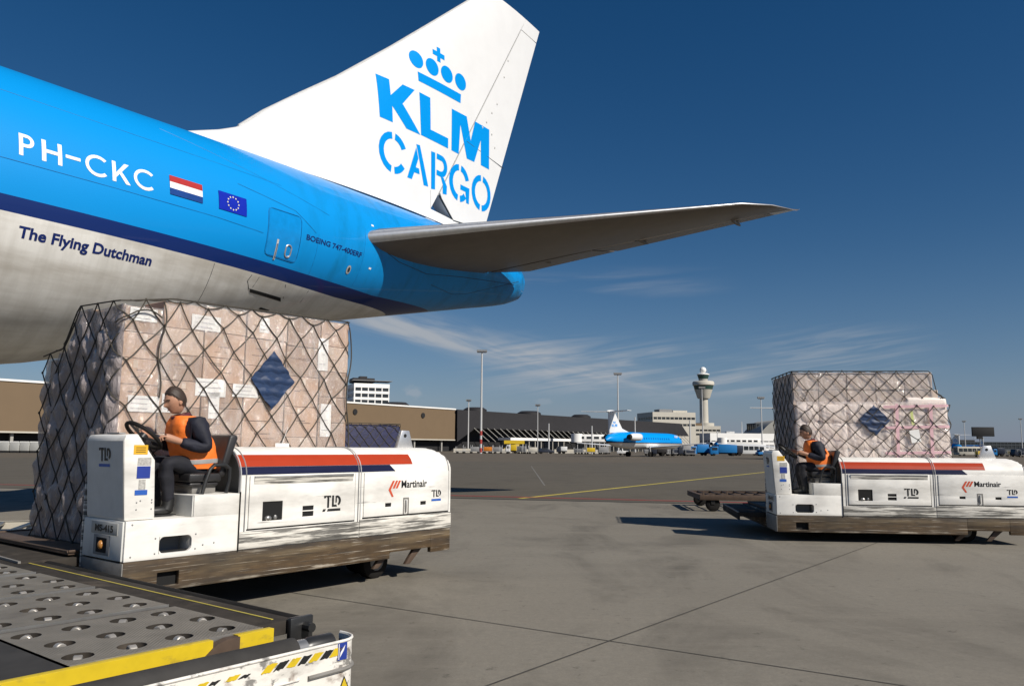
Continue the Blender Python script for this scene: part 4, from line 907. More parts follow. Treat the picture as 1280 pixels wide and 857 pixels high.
    t = sheet(root, F, A + 2.02, .98, .20, .24, .045, 'hanging_tag', 4); s2 = MB(); s2.tube([F.at(A + 2.02, 1.10, .045), F.at(A + 2.10, 1.30, .035)], .003, 4); s2.build('tag_string', 'paper', t)
    return root
near_load = build_near_load()
def build_far_load():
    root = thing('netted_cargo_pallet', 'pale wrapped bales with pink tape under a net on the far transporter', 'air cargo', loc_of(FAR, 0, 0, .467), FAR[1], 'netted cargo pallets on the transporters')
    rnd = random.Random(9); z0 = .034; pallet(root, .1, 3.65, .90, 3.25)
    # upper tier of long brown cartons, set back a little
    xs = [.60, 1.10, 1.64, 2.19, 2.73, 3.26]
    for i in range(5):
        for k, (a, b_) in enumerate(((2.05, 2.36), (2.365, 2.70))):
            carton_box(root, xs[i], xs[i + 1] if k else xs[i + 1] + .1 * (i == 4), 1.0 if k == 0 else .985 , 2.64, a, b_, 'carton_cream', rnd)
    F = Face(.62, 3.50, .94, 2.64, .08)
    # lower tier: bulging wrapped bales
    xb = [.62, 1.10, 1.62, 2.18, 2.72, 3.5]; zs = [z0, .62, 1.2, 1.72, 2.1]
    for i in range(5):
        for k in range(4):
            if i == 4 and k == 3: zt = 2.22
            else: zt = zs[k + 1] + rnd.uniform(-.03, .02)
            mb = MB(); x0, x1, a, b_ = xb[i], xb[i + 1] + rnd.uniform(-.01, .01), zs[k], zt; d = 1.75
            mb.box(x0, x1, .945, .945 + d, a, b_)
            o = mb.build('wrapped_bale', 'pack_white', root, bevel=.07, segs=4)
    topf = lambda q: 2.70 if q < F.A + 2.55 else 2.16
    low = lambda q: 2.12
    build_film(F, root, low, F.A + .02, F.A + F.B + .5, z0, 'plastic_wrap', 'film_white', .36, .36, .022, .035, 130, 70)
    build_film(F, root, lambda q: 2.69, 0, F.A - .03, z0, 'plastic_wrap', 'film_shaded', .26, .40, .03, .02, 70, 80)
    G2 = Face(.60, 3.26, .985, 2.64, .03); build_film(G2, root, lambda q: 2.705, G2.A + .02, G2.A + G2.B, 2.08, 'plastic_wrap', 'film_clear', .36, .36, .004, .006, 90, 24)
    g = MB()
    def tape(q0, za, q1, zb_, w):
        n = 24; dx, dz_ = q1 - q0, zb_ - za; Ln = math.hypot(dx, dz_); nx, nz_ = -dz_ / Ln * w / 2, dx / Ln * w / 2
        g.grid(n, 1, lambda u, v: F.at(q0 + dx * u + nx * (2 * v - 1), za + dz_ * u + nz_ * (2 * v - 1), .045 + .008 * noise1(u * 9, q0, 1)))
    A = F.A
    for q in (1.89, 2.52): tape(A + q, .75, A + q + .02, 2.08, .06)
    for z in (1.13, 1.62, 2.02): tape(A + 1.66, z, A + 2.86, z + .03, .05)
    g.build('pink_tape', 'pink_tape', root)
    g = MB(); g.grid(2, 6, lambda u, v: F.at(A + 2.17 + .05 * u - .02 * v, 1.68 + .26 * v, .05)); g.build('green_tag', mat('tag_green', (.55, .60, .22), .6), root)
    # the net hangs straight over the set-back upper tier
    bul = lambda q, z: (.03 if q < A else (.045 if z < 2.06 else -.028))
    build_net(F, root, lambda q: lerp(q, [A + 2.58, A + 2.64, A + 2.70, A + 2.88], [2.715, 2.62, 2.25, 2.18]), .335, .335, z0, 12, bul, .0072, .06, loops=((A + .32, 2.0, .55, .5), (A + .40, 1.55, .3, .35)))
    cloth_diamond(root, F, A + 1.48, 1.76, .30, .30, lambda q, z: .03, 8)
    sheet(root, F, A + 2.22, 1.46, .18, .24, .055, 'hanging_tag', 0, .15)
    return root
far_load = build_far_load()

# ------------------------------------------------------------------ drivers
def skin_mesh(verts, edges, radii, sub=2, root=0):
    me = bpy.data.meshes.new('skin'); me.from_pydata([Vector(v) for v in verts], edges, []); ob = bpy.data.objects.new('skin', me); col.objects.link(ob)
    md = ob.modifiers.new('s', 'SKIN'); md.use_smooth_shade = True
    for i, r in enumerate(radii):
        d = me.skin_vertices[0].data[i]; d.radius = r if isinstance(r, tuple) else (r, r); d.use_root = (i == root)
    if sub: sb = ob.modifiers.new('u', 'SUBSURF'); sb.levels = sub; sb.render_levels = sub
    dg = bpy.context.evaluated_depsgraph_get(); out = bpy.data.meshes.new_from_object(ob.evaluated_get(dg)); bpy.data.objects.remove(ob); bpy.data.meshes.remove(me)
    return out
def me_data(me): return [v.co.copy() for v in me.vertices], [tuple(p.vertices) for p in me.polygons]
def build_driver(label):
    root = thing('person', label, 'person', group='drivers of the transporters')
    yc = .42
    V = lambda l, y, z: Vector((l, yc + y, z))
    hipz = 1.37
    J = dict(pel=V(.86, 0, hipz), sp=V(.875, 0, 1.50), ch=V(.80, 0, 1.68), nb=V(.735, 0, 1.835), nk=V(.705, 0, 1.89))
    sh = lambda s_: V(.785, s_ * .205, 1.785)
    el = {-1: V(.86, -.29, 1.525), 1: V(.78, .29, 1.54)}; wr = {-1: V(.60, -.20, 1.61), 1: V(.52, .21, 1.65)}; hd = {-1: V(.47, -.18, 1.65), 1: V(.40, .19, 1.69)}
    hp = lambda s_: V(.84, s_ * .10, 1.345); kn = lambda s_: V(.50, s_ * .135, 1.405); an = lambda s_: V(.555, s_ * .125, .985); to = lambda s_: V(.40, s_ * .13, .915)
    def limbs(which, sc=1.0):
        vs_, es, rs = [], [], []
        def add(p, r, pa=None):
            vs_.append(p); rs.append(r); i = len(vs_) - 1
            if pa is not None: es.append((pa, i))
            return i
        return vs_, es, rs, add
    # body: one continuous figure from head to feet
    vs_, es, rs, add = limbs('all')
    a = add(J['pel'], (.11, .09)); b = add(J['sp'], (.12, .10), a); c = add(J['ch'], (.14, .11), b); d = add(J['nb'], (.075, .07), c); n = add(J['nk'], .058, d)
    for s_ in (-1, 1):
        q = add(sh(s_), .066, c); e = add(el[s_], .047, q); w = add(wr[s_], .033, e)
        q = add(hp(s_), .075, a); k = add(kn(s_), .06, q); add(an(s_), .042, k)
    bm = me_data(skin_mesh(vs_, es, rs, 2)); body = MB(); body.add(*bm)
    hc = V(.635, 0, 2.025)
    def head(u, v):   # sphere remodelled to a skull with brow, nose, lips, chin; face towards -x
        th, ph = math.pi * v, 2 * math.pi * u; x, y, z = math.sin(th) * math.cos(ph), math.sin(th) * math.sin(ph), math.cos(th)
        rx, ry, rz = .108, .083, .136; p = Vector((x * rx, y * ry, z * rz))
        f = max(0, -x)
        if z < 0: p.x *= 1 - .18 * (-z) * (1 if x > 0 else .2); p.y *= 1 - .32 * (-z)
        g = lambda zc, wz, wy, amp: amp * math.exp(-((p.z - zc) / wz) ** 2 - (p.y / wy) ** 2) * (1 if f > .3 else 0)
        p.x -= g(-.018, .020, .014, .026) + g(.0, .025, .012, .012) + g(-.068, .010, .026, .008) + g(-.105, .022, .03, .014) + g(.035, .014, .06, .007)
        p.x += g(.014, .012, .05, .006) * (abs(p.y) > .015)
        return hc + Matrix.Rotation(R(-21), 3, 'Y') @ p
    body.grid(40, 30, head)
    for s_ in (-1, 1): body.ball(hc + Vector((.015, s_ * .078, -.012)), .022, .010, .034, 10)
    # hands: palm, four fingers curled round the wheel rim, thumb
    for s_ in (-1, 1):
        h = hd[s_]; w = wr[s_]; fw = (h - w).normalized(); dn = Vector((-.3, 0, -1)).normalized(); ac = fw.cross(dn).normalized()
        body.tube([w - fw * .03, w + fw * .03, h - fw * .02, h + fw * .02], [.030, .036, .040, .034], 10)
        for i, (o_, ln) in enumerate(((-.030, .072), (-.010, .082), (.010, .077), (.030, .06))):
            b0 = h + fw * .015 + ac * o_; body.tube([b0, b0 + fw * ln * .45 + dn * .004, b0 + fw * ln * .62 + dn * ln * .4, b0 + fw * ln * .35 + dn * ln * .75], [.011, .0105, .0095, .008], 7)
        t0 = h - fw * .03 + ac * .034 * s_; body.tube([t0, t0 + fw * .035 + ac * .02 * s_ + dn * .012, t0 + fw * .065 + ac * .012 * s_ + dn * .03], [.014, .012, .009], 7)
    bo = body.build('body', 'skin', root, smooth=70)
    e = MB()
    for s_ in (-1, 1): e.ball(hc + Matrix.Rotation(R(-21), 3, 'Y') @ Vector((-.088, s_ * .031, .012)), .008, .012, .007, 8)
    e.build('eye', 'dark_hole', bo)
    e = MB()
    for s_ in (-1, 1): e.tube([hc + Matrix.Rotation(R(-21), 3, 'Y') @ Vector(q_) for q_ in ((-.104, s_ * .012, .034), (-.102, s_ * .032, .040), (-.082, s_ * .055, .032))], .006, 5)
    e.build('eyebrow', 'hair', bo); e = MB(); e.tube([hc + Matrix.Rotation(R(-21), 3, 'Y') @ Vector(q_) for q_ in ((-.098, -.024, -.072), (-.106, 0, -.070), (-.098, .024, -.072))], .004, 5); e.build('mouth', 'maroon', bo)
    hr = MB()
    def hairf(u, v):
        th, ph = math.pi * v * .66, 2 * math.pi * u; cx = math.cos(ph); lim = lerp(cx, [-1, -.8, -.5, -.2, .15, .5, 1], [.084, .076, .056, .004, -.05, -.085, -.09]) + .012 * noise1(ph * 3, 1, 2)
        th = v * math.acos(lim / .147); x, y, z = math.sin(th) * cx, math.sin(th) * math.sin(ph), math.cos(th)
        k = (.955 if v > .9 else 1.0) * (1.0 + .03 * noise1(x * 4, y * 4, z * 4) + .045 * noise1(x * 16, y * 16, z * 7))
        p = Vector((x * .113, y * .088, z * .147)) * k
        return hc + Matrix.Rotation(R(-21), 3, 'Y') @ (p + Vector((.004, 0, .006)))
    hr.grid(44, 22, hairf); hr.build('hair', 'hair', root, smooth=70)
    # jacket
    vs_, es, rs, add = limbs('jk')
    a = add(J['pel'] + Vector((.01, 0, .03)), (.182, .150)); b = add(J['sp'], (.184, .155), a); c = add(J['ch'], (.188, .150), b); d = add(J['nb'], (.085, .08), c)
    for s_ in (-1, 1):
        q = add(sh(s_), .102, c); m1 = add((sh(s_) + el[s_]) / 2, .094, q); e = add(el[s_], .082, m1); m2 = add((el[s_] + wr[s_]) / 2, .070, e); add(wr[s_], .052, m2)
    jk = MB(); jk.add(*me_data(skin_mesh(vs_, es, rs, 2)))
    jk.v = [tuple(Vector(p) + Vector((noise1(p[0] * 14, p[1] * 14, p[2] * 20), noise1(p[0] * 14 + 5, p[1] * 14, p[2] * 20), 0)) * .016) for p in jk.v]
    jk.build('jacket', 'jacket_navy', root, smooth=70)
    cl = MB(); cl.tube([J['nk'] + Vector((.0 + .074 * math.cos(t), .076 * math.sin(t), -.022 + .022 * math.cos(t))) for t in [2 * math.pi * i / 20 for i in range(20)]], .024, 8, closed=True); cl.build('collar', 'maroon', root, smooth=70)
    # trousers
    vs_, es, rs, add = limbs('tr'); a = add(J['pel'] + Vector((.01, 0, -.01)), (.155, .125))
    for s_ in (-1, 1):
        q = add(hp(s_), .112, a); m1 = add((hp(s_) + kn(s_)) / 2 + Vector((0, 0, .01)), .102, q); k = add(kn(s_), .088, m1); m2 = add((kn(s_) + an(s_)) / 2, .068, k); add(an(s_) + Vector((0, 0, .01)), .064, m2)
    tr = MB(); tr.add(*me_data(skin_mesh(vs_, es, rs, 2))); tr.v = [tuple(Vector(p) + Vector((noise1(p[0] * 18, p[1] * 12, p[2] * 14), noise1(p[0] * 18, p[1] * 12 + 4, p[2] * 14), 0)) * .015) for p in tr.v]
    tr.build('trousers', 'trouser_navy', root, smooth=70)
    for s_ in (-1, 1):
        bt = MB(); q = an(s_); bt.tube([q + Vector((.0, 0, .07)), q + Vector((0, 0, 0)), q + Vector((-.02, 0, -.05))], [.056, .058, .06], 10); bt.ball(q + Vector((-.075, 0, -.055)), .135, .052, .046, 14); bt.box(q.x - .20, q.x + .065, q.y - .045, q.y + .045, .882, .895); bt.build('boot', 'boot_black', root, smooth=50)
    # hi-vis vest: sleeveless shell over the jacket with a reflective band round the waist
    vs_ = [J['pel'] + Vector((.012, 0, .0)), J['pel'] + Vector((.018, 0, .07)), J['sp'] + Vector((.002, 0, .03)), J['ch'] + Vector((-.004, 0, 0)), J['nb'] + Vector((0, 0, -.025))]
    vt = MB(); lv = []
    SL = [(1.335, .882, .200, .215), (1.40, .882, .218, .222), (1.48, .872, .222, .222), (1.56, .846, .220, .220), (1.64, .814, .214, .220), (1.72, .782, .198, .222), (1.785, .758, .165, .215), (1.83, .742, .136, .178), (1.872, .728, .108, .122)]
    def vest(u, v):
        k = v * (len(SL) - 1); i = min(int(k), len(SL) - 2); t = k - i; z, x, ry_, rw = [SL[i][q] + (SL[i + 1][q] - SL[i][q]) * t for q in range(4)]
        a = 2 * math.pi * u; ca, sa = math.cos(a), math.sin(a); ex = .8
        sx_ = abs(ca) ** ex * (1 if ca >= 0 else -1); sy_ = abs(sa) ** ex * (1 if sa >= 0 else -1)
        p = Vector((x + ry_ * .98 * sx_, yc + rw * sy_, z)); w = .016 * noise1(p.x * 10, p.y * 10, p.z * 8) + .009 * noise1(p.x * 25, p.y * 25, p.z * 12)
        if 1.58 < z < 1.83 and abs(sa) > .80: p.y = yc + (rw - .06 * math.sin(math.pi * (z - 1.58) / .25)) * sy_     # armholes
        return p + Vector((sx_, sy_, 0)) * w
    vt.grid(48, 32, vest); vo = vt.build('vest', 'vest_orange', root, smooth=70)
    bd = MB()
    bd.grid(48, 2, lambda u, v: (lambda p: Vector((.882 + (p.x - .882) * 1.012, yc + (p.y - yc) * 1.012, p.z + .05 * (p.x - .88))))(vest(u, .10 + .075 * v))); bd.build('reflective_band', 'reflective', vo, smooth=70)
    return root
driver = build_driver('driver in orange vest and navy jacket steering the near transporter')
driver.location = NEAR[0] + Vector((0, 0, .08)); driver.rotation_euler = (0, 0, NEAR[1])
driver2 = copy_tree(driver, FAR[0] + Vector((.05, .02, -.045)), FAR[1], 'driver in orange vest on the far transporter, seated before the pale bales')

# ------------------------------------------------------------------ cargo loader in the foreground (same axes as the near transporter, z from the ground)
def treadplate():
    m = mat('treadplate', (.16, .145, .12), .6, .0, var=.22, ns=5, dirt=[((.04, .033, .027), .35, 2.2, (1, 1, 1), .3), ((.30, .28, .24), .2, 9, (1, 1, 1), .2)]); nt = m.node_tree; L = nt.links.new; b = nt.nodes['Principled BSDF']
    tc = nt.nodes.new('ShaderNodeTexCoord'); hs = []
    for ang in (45, -45):
        mp = nt.nodes.new('ShaderNodeMapping'); mp.inputs['Rotation'].default_value = (0, 0, R(ang)); L(tc.outputs['Object'], mp.inputs[0])
        w = nt.nodes.new('ShaderNodeTexWave'); w.inputs['Scale'].default_value = 16; w.inputs['Distortion'].default_value = .3; L(mp.outputs[0], w.inputs['Vector']); hs.append(w.outputs['Fac'])
    x = nt.nodes.new('ShaderNodeMath'); x.operation = 'MULTIPLY'; L(hs[0], x.inputs[0]); L(hs[1], x.inputs[1])
    bp = nt.nodes.new('ShaderNodeBump'); bp.inputs['Strength'].default_value = .6; bp.inputs['Distance'].default_value = .006; L(x.outputs[0], bp.inputs['Height']); L(bp.outputs[0], b.inputs['Normal'])
    M['treadplate'] = m
def build_loader():
    treadplate()
    defm('white_chipped', (.74, .71, .65), .5, dirt=[(BLK, .36, 9, (1, 1, 1.6), .06), (RUST, .30, 5, (1, 1, 1.5), .12), (GR, .45, 3, (1, 1, 2), .3)], var=.06)
    root = thing('cargo_loader', 'low grey loader bridge with caster deck, yellow beam and chipped white side guard', 'cargo loader', NEAR[0], NEAR[1])
    f = MB(); f.box(-3.6, -1.80, -3.06, 2.75, .30, .532); f.box(-1.80, -.62, -3.06, 2.75, .30, .455, 1); f.box(-.635, -.60, -3.06, 2.75, .455, .532); f.build('deck_frame', ['deck_steel', 'dark_hole'], root)  # pit floor under the casters coloured near black to paint its shade
    pan = [(-3.10 + 1.10 * i, -2.08 + 1.10 * i) for i in range(5)]
    for i, (y0, y1) in enumerate(pan):
        x0, x1 = -1.775, -.655; nx, ny = 4, 3; dx, dy = (x1 - x0) / nx, (y1 - y0) / ny; mb = MB(); n = 16
        cas = []
        for a in range(nx):
            for b in range(ny):
                cx, cy = x0 + dx * (a + .5), y0 + dy * (b + .5); ox = (.03 if b % 2 else -.025) + random.uniform(-.012, .012); rx, ry = .082, .074; out, inn, low = [], [], []
                rot = R(18)
                for k in range(n):
                    t = 2 * math.pi * (k + .5) / n; ct, st_ = math.cos(t), math.sin(t); sc_ = min(dx / 2 / max(abs(ct), 1e-6), dy / 2 / max(abs(st_), 1e-6))
                    out.append((cx + ct * sc_, cy + st_ * sc_, .56)); px, py = rx * ct, ry * st_
                    q = (cx + ox + px * math.cos(rot) - py * math.sin(rot), cy + px * math.sin(rot) + py * math.cos(rot)); inn.append((q[0], q[1], .56)); low.append((q[0], q[1], .47))
                # square the outer ring
                mb.add(out + inn + low, [(k, (k + 1) % n, n + (k + 1) % n, n + k) for k in range(n)] + [])
                mb.add(inn + low, [(k, (k + 1) % n, n + (k + 1) % n, n + k) for k in range(n)], 1)  # hole walls take the darker steel, shade put into the colour
                for c_ in range(4):
                    ks = [k for k in range(n)]
                cas.append((cx + ox, cy, rot))
                corner = [(cx + sx * dx / 2, cy + sy * dy / 2, .56) for sx, sy in ((1, 1), (-1, 1), (-1, -1), (1, -1))]
                for ci, (k0) in enumerate((1, 5, 9, 13)):
                    mb.add([out[k0], corner[ci], out[(k0 + 1) % n]], [(0, 1, 2)])
        p = mb.build('deck_panel', ['treadplate', 'deck_steel'], root)
        rim = MB(); rim.box(x0, x1, y0 - .002, y0 + .004, .50, .563); rim.build('panel_edge', 'steel', p)
        for cx, cy, rt_ in cas:
            c = MB(); ra = random.uniform(0, 6.28); d = Vector((math.cos(ra), math.sin(ra), 0)); c.tube([Vector((cx, cy, .532)) - d * .022, Vector((cx, cy, .532)) - d * .018, Vector((cx, cy, .532)) + d * .018, Vector((cx, cy, .532)) + d * .022], [.028, .033, .033, .028], 16); w_ = d.cross(Vector((0, 0, 1))); c.box(cx - .05, cx + .05, cy - .05, cy + .05, .458, .49); c.tube([Vector((cx, cy, .53)) - d * .055, Vector((cx, cy, .53)) + d * .055], .009, 8); c.build('caster', 'caster', p)
    for y0, y1 in pan:
        q = MB(); q.box(-3.45, -2.24, y0, y1, .535, .56); q.build('deck_panel', 'treadplate', root)
    q = MB(); q.box(-2.225, -1.79, -3.10, 2.7, .535, .556); q.build('rubber_strip', 'rubber_grey', root)
    q = MB(); q.box(-.64, -.33, -2.98, 2.7, .46, .548); q.build('bridge_plate', 'deck_steel', root, bevel=.01)
    q = MB(); q.box(-.455, -.44, -2.9, 2.7, .5485, .5515); q.build('painted_line', 'yellow_line', root)
    q = MB(); q.tube([(-.285, -3.02, .50), (-.285, 2.7, .50)], .055, 14); r_ = q.build('edge_roller', 'black_rubber', root)
    q = MB(); q.box(-.40, -.22, -3.03, -2.985, .38, .565); q.build('roller_bracket', 'black_metal', r_, bevel=.012)
    q = MB(); q.tube([(-.285, -3.10, .50), (-.285, -3.03, .50)], .03, 10); q.build('roller_axle', 'black_metal', r_)
    for k in range(4):
        q = MB(); y = -2.045 + 1.10 * k; q.box(-1.775, -.655, y - .03, y + .03, .50, .548); q.build('seam_strip', 'black_rubber', root)
    q = MB(); q.plate(-3.6, -.615, .40, .558, [(-1.02, -.86, .47, .559)], -3.155, -3.105); q.build('yellow_beam', 'yellow_paint', root, bevel=.004)
    q = MB(); q.prism([(-1.10, .455), (-1.0, .535), (-.93, .553), (-.855, .553), (-.855, .455)], 'y', -3.168, -3.11); q.build('beam_bracket', 'dolly_brown', root)
    q = MB(); q.tube([(-3.2, -3.285, .435), (-.57, -3.285, .435)], .08, 20); sr = q.build('side_roller', 'rubber_grey', root)
    q = MB(); q.tube([(-.57, -3.285, .435), (-.49, -3.285, .435)], .06, 16); q.build('roller_collar', 'steel', sr)
    q = MB(); q.tube([(-.49, -3.285, .435), (-.46, -3.285, .435), (-.29, -3.285, .435)], [.05, .064, .064], 14); q.build('roller_motor', 'black_metal', sr)
    # white guard: outer sheet, rounded at its end and turned back
    path = [(-3.4, -3.50), (-.36, -3.50)] + [(-.36 + .14 * math.sin(R(a)), -3.36 - .14 * math.cos(R(a))) for a in (15, 30, 45, 60, 75, 90)] + [(-.22, -3.30)]
    g = MB(); n = len(path)
    inner = [(-3.4, -3.488), (-.36, -3.488)] + [(-.36 + .128 * math.sin(R(a)), -3.36 - .128 * math.cos(R(a))) for a in (15, 30, 45, 60, 75, 90)] + [(-.232, -3.30)]
    loop = path + inner[::-1]; g.prism(loop, 'z', .10, .49)
    gd = g.build('side_guard', 'white_chipped', root)
    g = MB(); g.tube([(x, y, .492) for x, y in path], .009, 8); g.build('guard_rim', 'white_chipped', gd)
    g = MB(); g.tube([(x, y, .33) for x, y in [(-.62, -3.506), (-.36, -3.506)] + [(a * 1.0 + .006, b) for a, b in path[2:]]], .013, 8); g.build('guard_bead', 'grey_worn', gd)
    g = MB(); g.tube([(-3.4, -3.506, .335), (-.68, -3.506, .335)], .006, 6); g.build('guard_seam', 'white_chipped', gd)
    g = MB(); g.box(-3.4, -.64, -3.49, -3.30, .10, .30); g.build('guard_box', 'deck_steel', root)
    sp = lambda x, z: Vector((x, -3.5035, z)); rnd = random.Random(2)
    def worn(x0, z0, x1, z1, sl):   # hazard stripe with a ragged, rubbed-off outline
        P = []
        for t in range(7): P.append((x0 + (x1 - x0) * t / 6 + rnd.uniform(-.003, .003), z0 + rnd.uniform(-.002, .006)))
        for t in range(7): P.append((x1 + sl - (x1 - x0) * t / 6 + rnd.uniform(-.003, .003), z1 - rnd.uniform(0, .006)))
        return P
    yl, bk = [], []
    for i, x in enumerate([-.94, -.86, -.78, -.70, -.62, -.54, -.47]):
        (yl if i % 2 == 0 else bk).append(worn(x, .415, x + .065, .462, .045))
    for x, w_, h_, c_ in ((-1.16, .07, .03, 1), (-1.26, .05, .025, 0), (-1.34, .06, .03, 1), (-1.08, .05, .02, 0), (-1.46, .04, .02, 0), (-1.55, .06, .03, 1), (-1.72, .05, .03, 0)): (yl if c_ else bk).append(worn(x, .42, x + w_, .42 + h_, .03))
    for P_ in yl: mark('hazard_stripe', [P_], sp, 'yellow_paint', gd)
    for P_ in bk: mark('hazard_stripe', [P_], lambda x, z: Vector((x, -3.5028, z)), 'black_paint', gd)
    bs = mark('blue_sticker', [rect(-.405, -.335, .385, .485)], sp, 'sticker_blue', gd); mark('sticker_print', [[(-.39, .40), (-.36, .44), (-.35, .47), (-.385, .43)], rect(-.40, -.395, .39, .48)], lambda x, z: Vector((x, -3.5045, z)), 'paper', bs)
    tr = mark('warning_triangle', [[(-.40, .19), (-.30, .19), (-.35, .29)]], sp, 'black_paint', gd); mark('triangle_face', [[(-.388, .197), (-.312, .197), (-.35, .275)]], lambda x, z: Vector((x, -3.5045, z)), 'yellow_paint', tr)
    return root
loader = build_loader()

# ------------------------------------------------------------------ dollies and the cargo waiting on one
def build_dolly(label, loc, rz, m='dolly_brown', L_=3.4, W_=2.3, h=.44):
    root = thing('pallet_dolly', label, 'dolly', loc, rz, 'pallet dollies on the apron')
    q = MB(); q.box(0, L_, 0, .10, h - .14, h); q.box(0, L_, W_ - .1, W_, h - .14, h); q.box(0, .1, .1, W_ - .1, h - .14, h); q.box(L_ - .1, L_, .1, W_ - .1, h - .14, h); q.box(.1, L_ - .1, W_ / 2 - .04, W_ / 2 + .04, h - .13, h - .02)
    fr = q.build('frame', m, root, bevel=.008)
    for i in range(9):
        q = MB(); x = .3 + i * (L_ - .6) / 8; q.tube([(x, .1, h - .03), (x, W_ - .1, h - .03)], .028, 8); q.build('roller', 'steel' if m != 'dolly_brown' else m, fr)
    for x in (.35, L_ - .35):
        for y in (.12, W_ - .12):
            w = MB(); w.lathe([(.07, -.06), (.16, -.06), (.19, -.04), (.19, .04), (.16, .06), (.07, .06)], (x, y, .19), 18, axis='y'); w.build('wheel', 'black_rubber', root)
            w = MB(); w.box(x - .05, x + .05, y - .08, y + .08, .19, h - .14); w.build('axle_bracket', 'black_metal', root)
    q = MB(); q.tube([(L_, W_ / 2, h - .1), (L_ + .5, W_ / 2, .28), (L_ + .9, W_ / 2, .26)], .03, 8); q.build('tow_bar', 'black_metal', root)
    for x in (.08, .7): q = MB(); q.box(x, x + .04, .02, .06, h, h + .11); q.build('stop_post', m, fr)
    return root
build_dolly('low brown roller dolly half hidden behind the far transporter', (5.05, 21.6, 0), R(-4))
build_dolly('pale dirty dolly frame at the left edge beyond the tall carton stack', (-9.4, 8.75, 0), R(18), 'barrier_cream', 3.6, 2.2, .55)
build_dolly('dolly carrying the low navy netted load behind the near transporter', (-4.45, 18.1, 0), R(42), 'dull_grey', 2.7, 1.9)
nl = thing('netted_cargo_pallet', 'low load under dark navy cover and net, behind the near transporter', 'air cargo', (-4.45, 18.1, .45), R(42), 'netted cargo pallets in the open')
q = MB(); q.box(.1, 2.45, .15, 1.75, .0, 1.72); q.build('cover', 'navy_net_cover', nl, bevel=.09, segs=3, smooth=50)
nf_ = Face(.1, 2.45, .15, 1.75, .08); build_net(nf_, nl, lambda q_: 1.74, .28, .30, .02, 21, lambda a, b: .0, .008, .05)

# ------------------------------------------------------------------ airport buildings in the background
def wall_frame(A, B):
    A, B = Vector((*A, 0)), Vector((*B, 0)); return A, (B - A).length, math.atan2(B.y - A.y, B.x - A.x)
def build_brown_hangar():
    A, Ln, rz = wall_frame((-168, 89), (-20.3, 288)); root = thing('hangar', 'long brown clad hangar with white roof edge behind the transporters', 'hangar', A, rz)
    q = MB(); q.box(0, Ln, 0, 60, 4.2, 14.8); q.build('wall', 'hangar_brown', root)
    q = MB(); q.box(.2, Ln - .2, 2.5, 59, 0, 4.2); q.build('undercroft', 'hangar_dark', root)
    q = MB(); q.box(-.2, Ln + .2, -.25, 60.2, 14.8, 15.25); q.build('roof_edge', 'build_white', root)
    q = MB(); q.box(-.1, Ln + .1, -.15, .5, 3.85, 4.2); q.build('wall_base_trim', 'build_cream', root)
    for k in range(18):
        q = MB(); x = 6 + k * (Ln - 12) / 17; q.box(x - .3, x + .3, .8, 1.4, 0, 4.2); q.build('column', 'concrete_grey', root)
    q = MB(); q.box(Ln - 73, Ln - 67, -.35, -.02, 8.2, 15.3); q.build('wall_panel', 'build_white', root)
    for x, w in ((Ln - 52, 7), (Ln - 22, 9), (Ln - 95, 8), (Ln - 130, 8)):
        q = MB(); q.lathe([(w * .5, 0), (w * .5, .6), (w * .4, 1.3), (w * .38, 1.4)], (x, 8, 15.2), 16); q.build('roof_vent', 'hangar_black', root)
    for x in (Ln - 48, Ln - 17): q = MB(); q.lathe([(.9, 0), (.9, .25)], (x, -.26, 12.2), 14, axis='y'); q.build('wall_vent', 'hangar_dark', root)
build_brown_hangar()
def build_black_hangar():
    A, Ln, rz = wall_frame((-19.6, 289.5), (98, 442)); root = thing('hangar', 'long black clad terminal hall with slanting struts below its overhang', 'hangar', A, rz)
    q = MB(); q.prism([(8.6, 0), (14.9, 0), (14.9, Ln), (8.6, Ln - 12)], 'x', 0, 1) if False else q.add([(0, 0, 15), (Ln - 10, 0, 15), (Ln, 0, 8.4), (0, 0, 8.4), (0, 50, 15), (Ln - 10, 50, 15), (Ln, 50, 8.4), (0, 50, 8.4)], [(0, 1, 2, 3), (4, 7, 6, 5), (0, 4, 5, 1), (1, 5, 6, 2), (2, 6, 7, 3), (3, 7, 4, 0)])
    q.build('upper_wall', 'hangar_black', root)
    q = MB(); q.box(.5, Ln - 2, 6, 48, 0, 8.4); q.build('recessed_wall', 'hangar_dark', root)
    q = MB(); q.add([(0, -.1, 8.4), (10, -.1, 8.4), (0, -.1, 3.4), (0, 3, 8.4), (10, 3, 8.4), (0, 3, 3.4)], [(0, 2, 1), (3, 4, 5), (0, 1, 4, 3), (1, 2, 5, 4), (2, 0, 3, 5)]); q.build('corner_panel', 'hangar_black', root)
    k = 0; x = 9.0
    while x < Ln - 8:
        q = MB(); q.tube([(x, -.35, 8.6), (x + 6.0, -2.8, 3.6)], .13, 6); q.build('strut', 'concrete_grey', root); x += 3.9
    for a, b in ((20, 46), (48, 63), (72, 108), (111, Ln - 30)):
        q = MB(); q.box(a, b, -9, -3, 4.2, 5.2); c = q.build('canopy', 'build_white', root)
        q = MB(); q.box(a + .3, b - .3, -4.5, -4, 0, 4.2); q.build('glazing', 'glass_dark', c)
        for j in range(int((b - a) / 4)):
            q = MB(); q.box(a + .2 + j * 4, a + .5 + j * 4, -8.6, -8.3, 0, 4.2); q.build('post', 'build_cream', c)
    for x, w in ((17, 9), (52, 10), (92, 9)):
        q = MB(); q.lathe([(w * .5, 0), (w * .5, .8), (w * .35, 1.6)], (x, 6, 15), 16); q.build('roof_vent', 'hangar_black', root)
build_black_hangar()
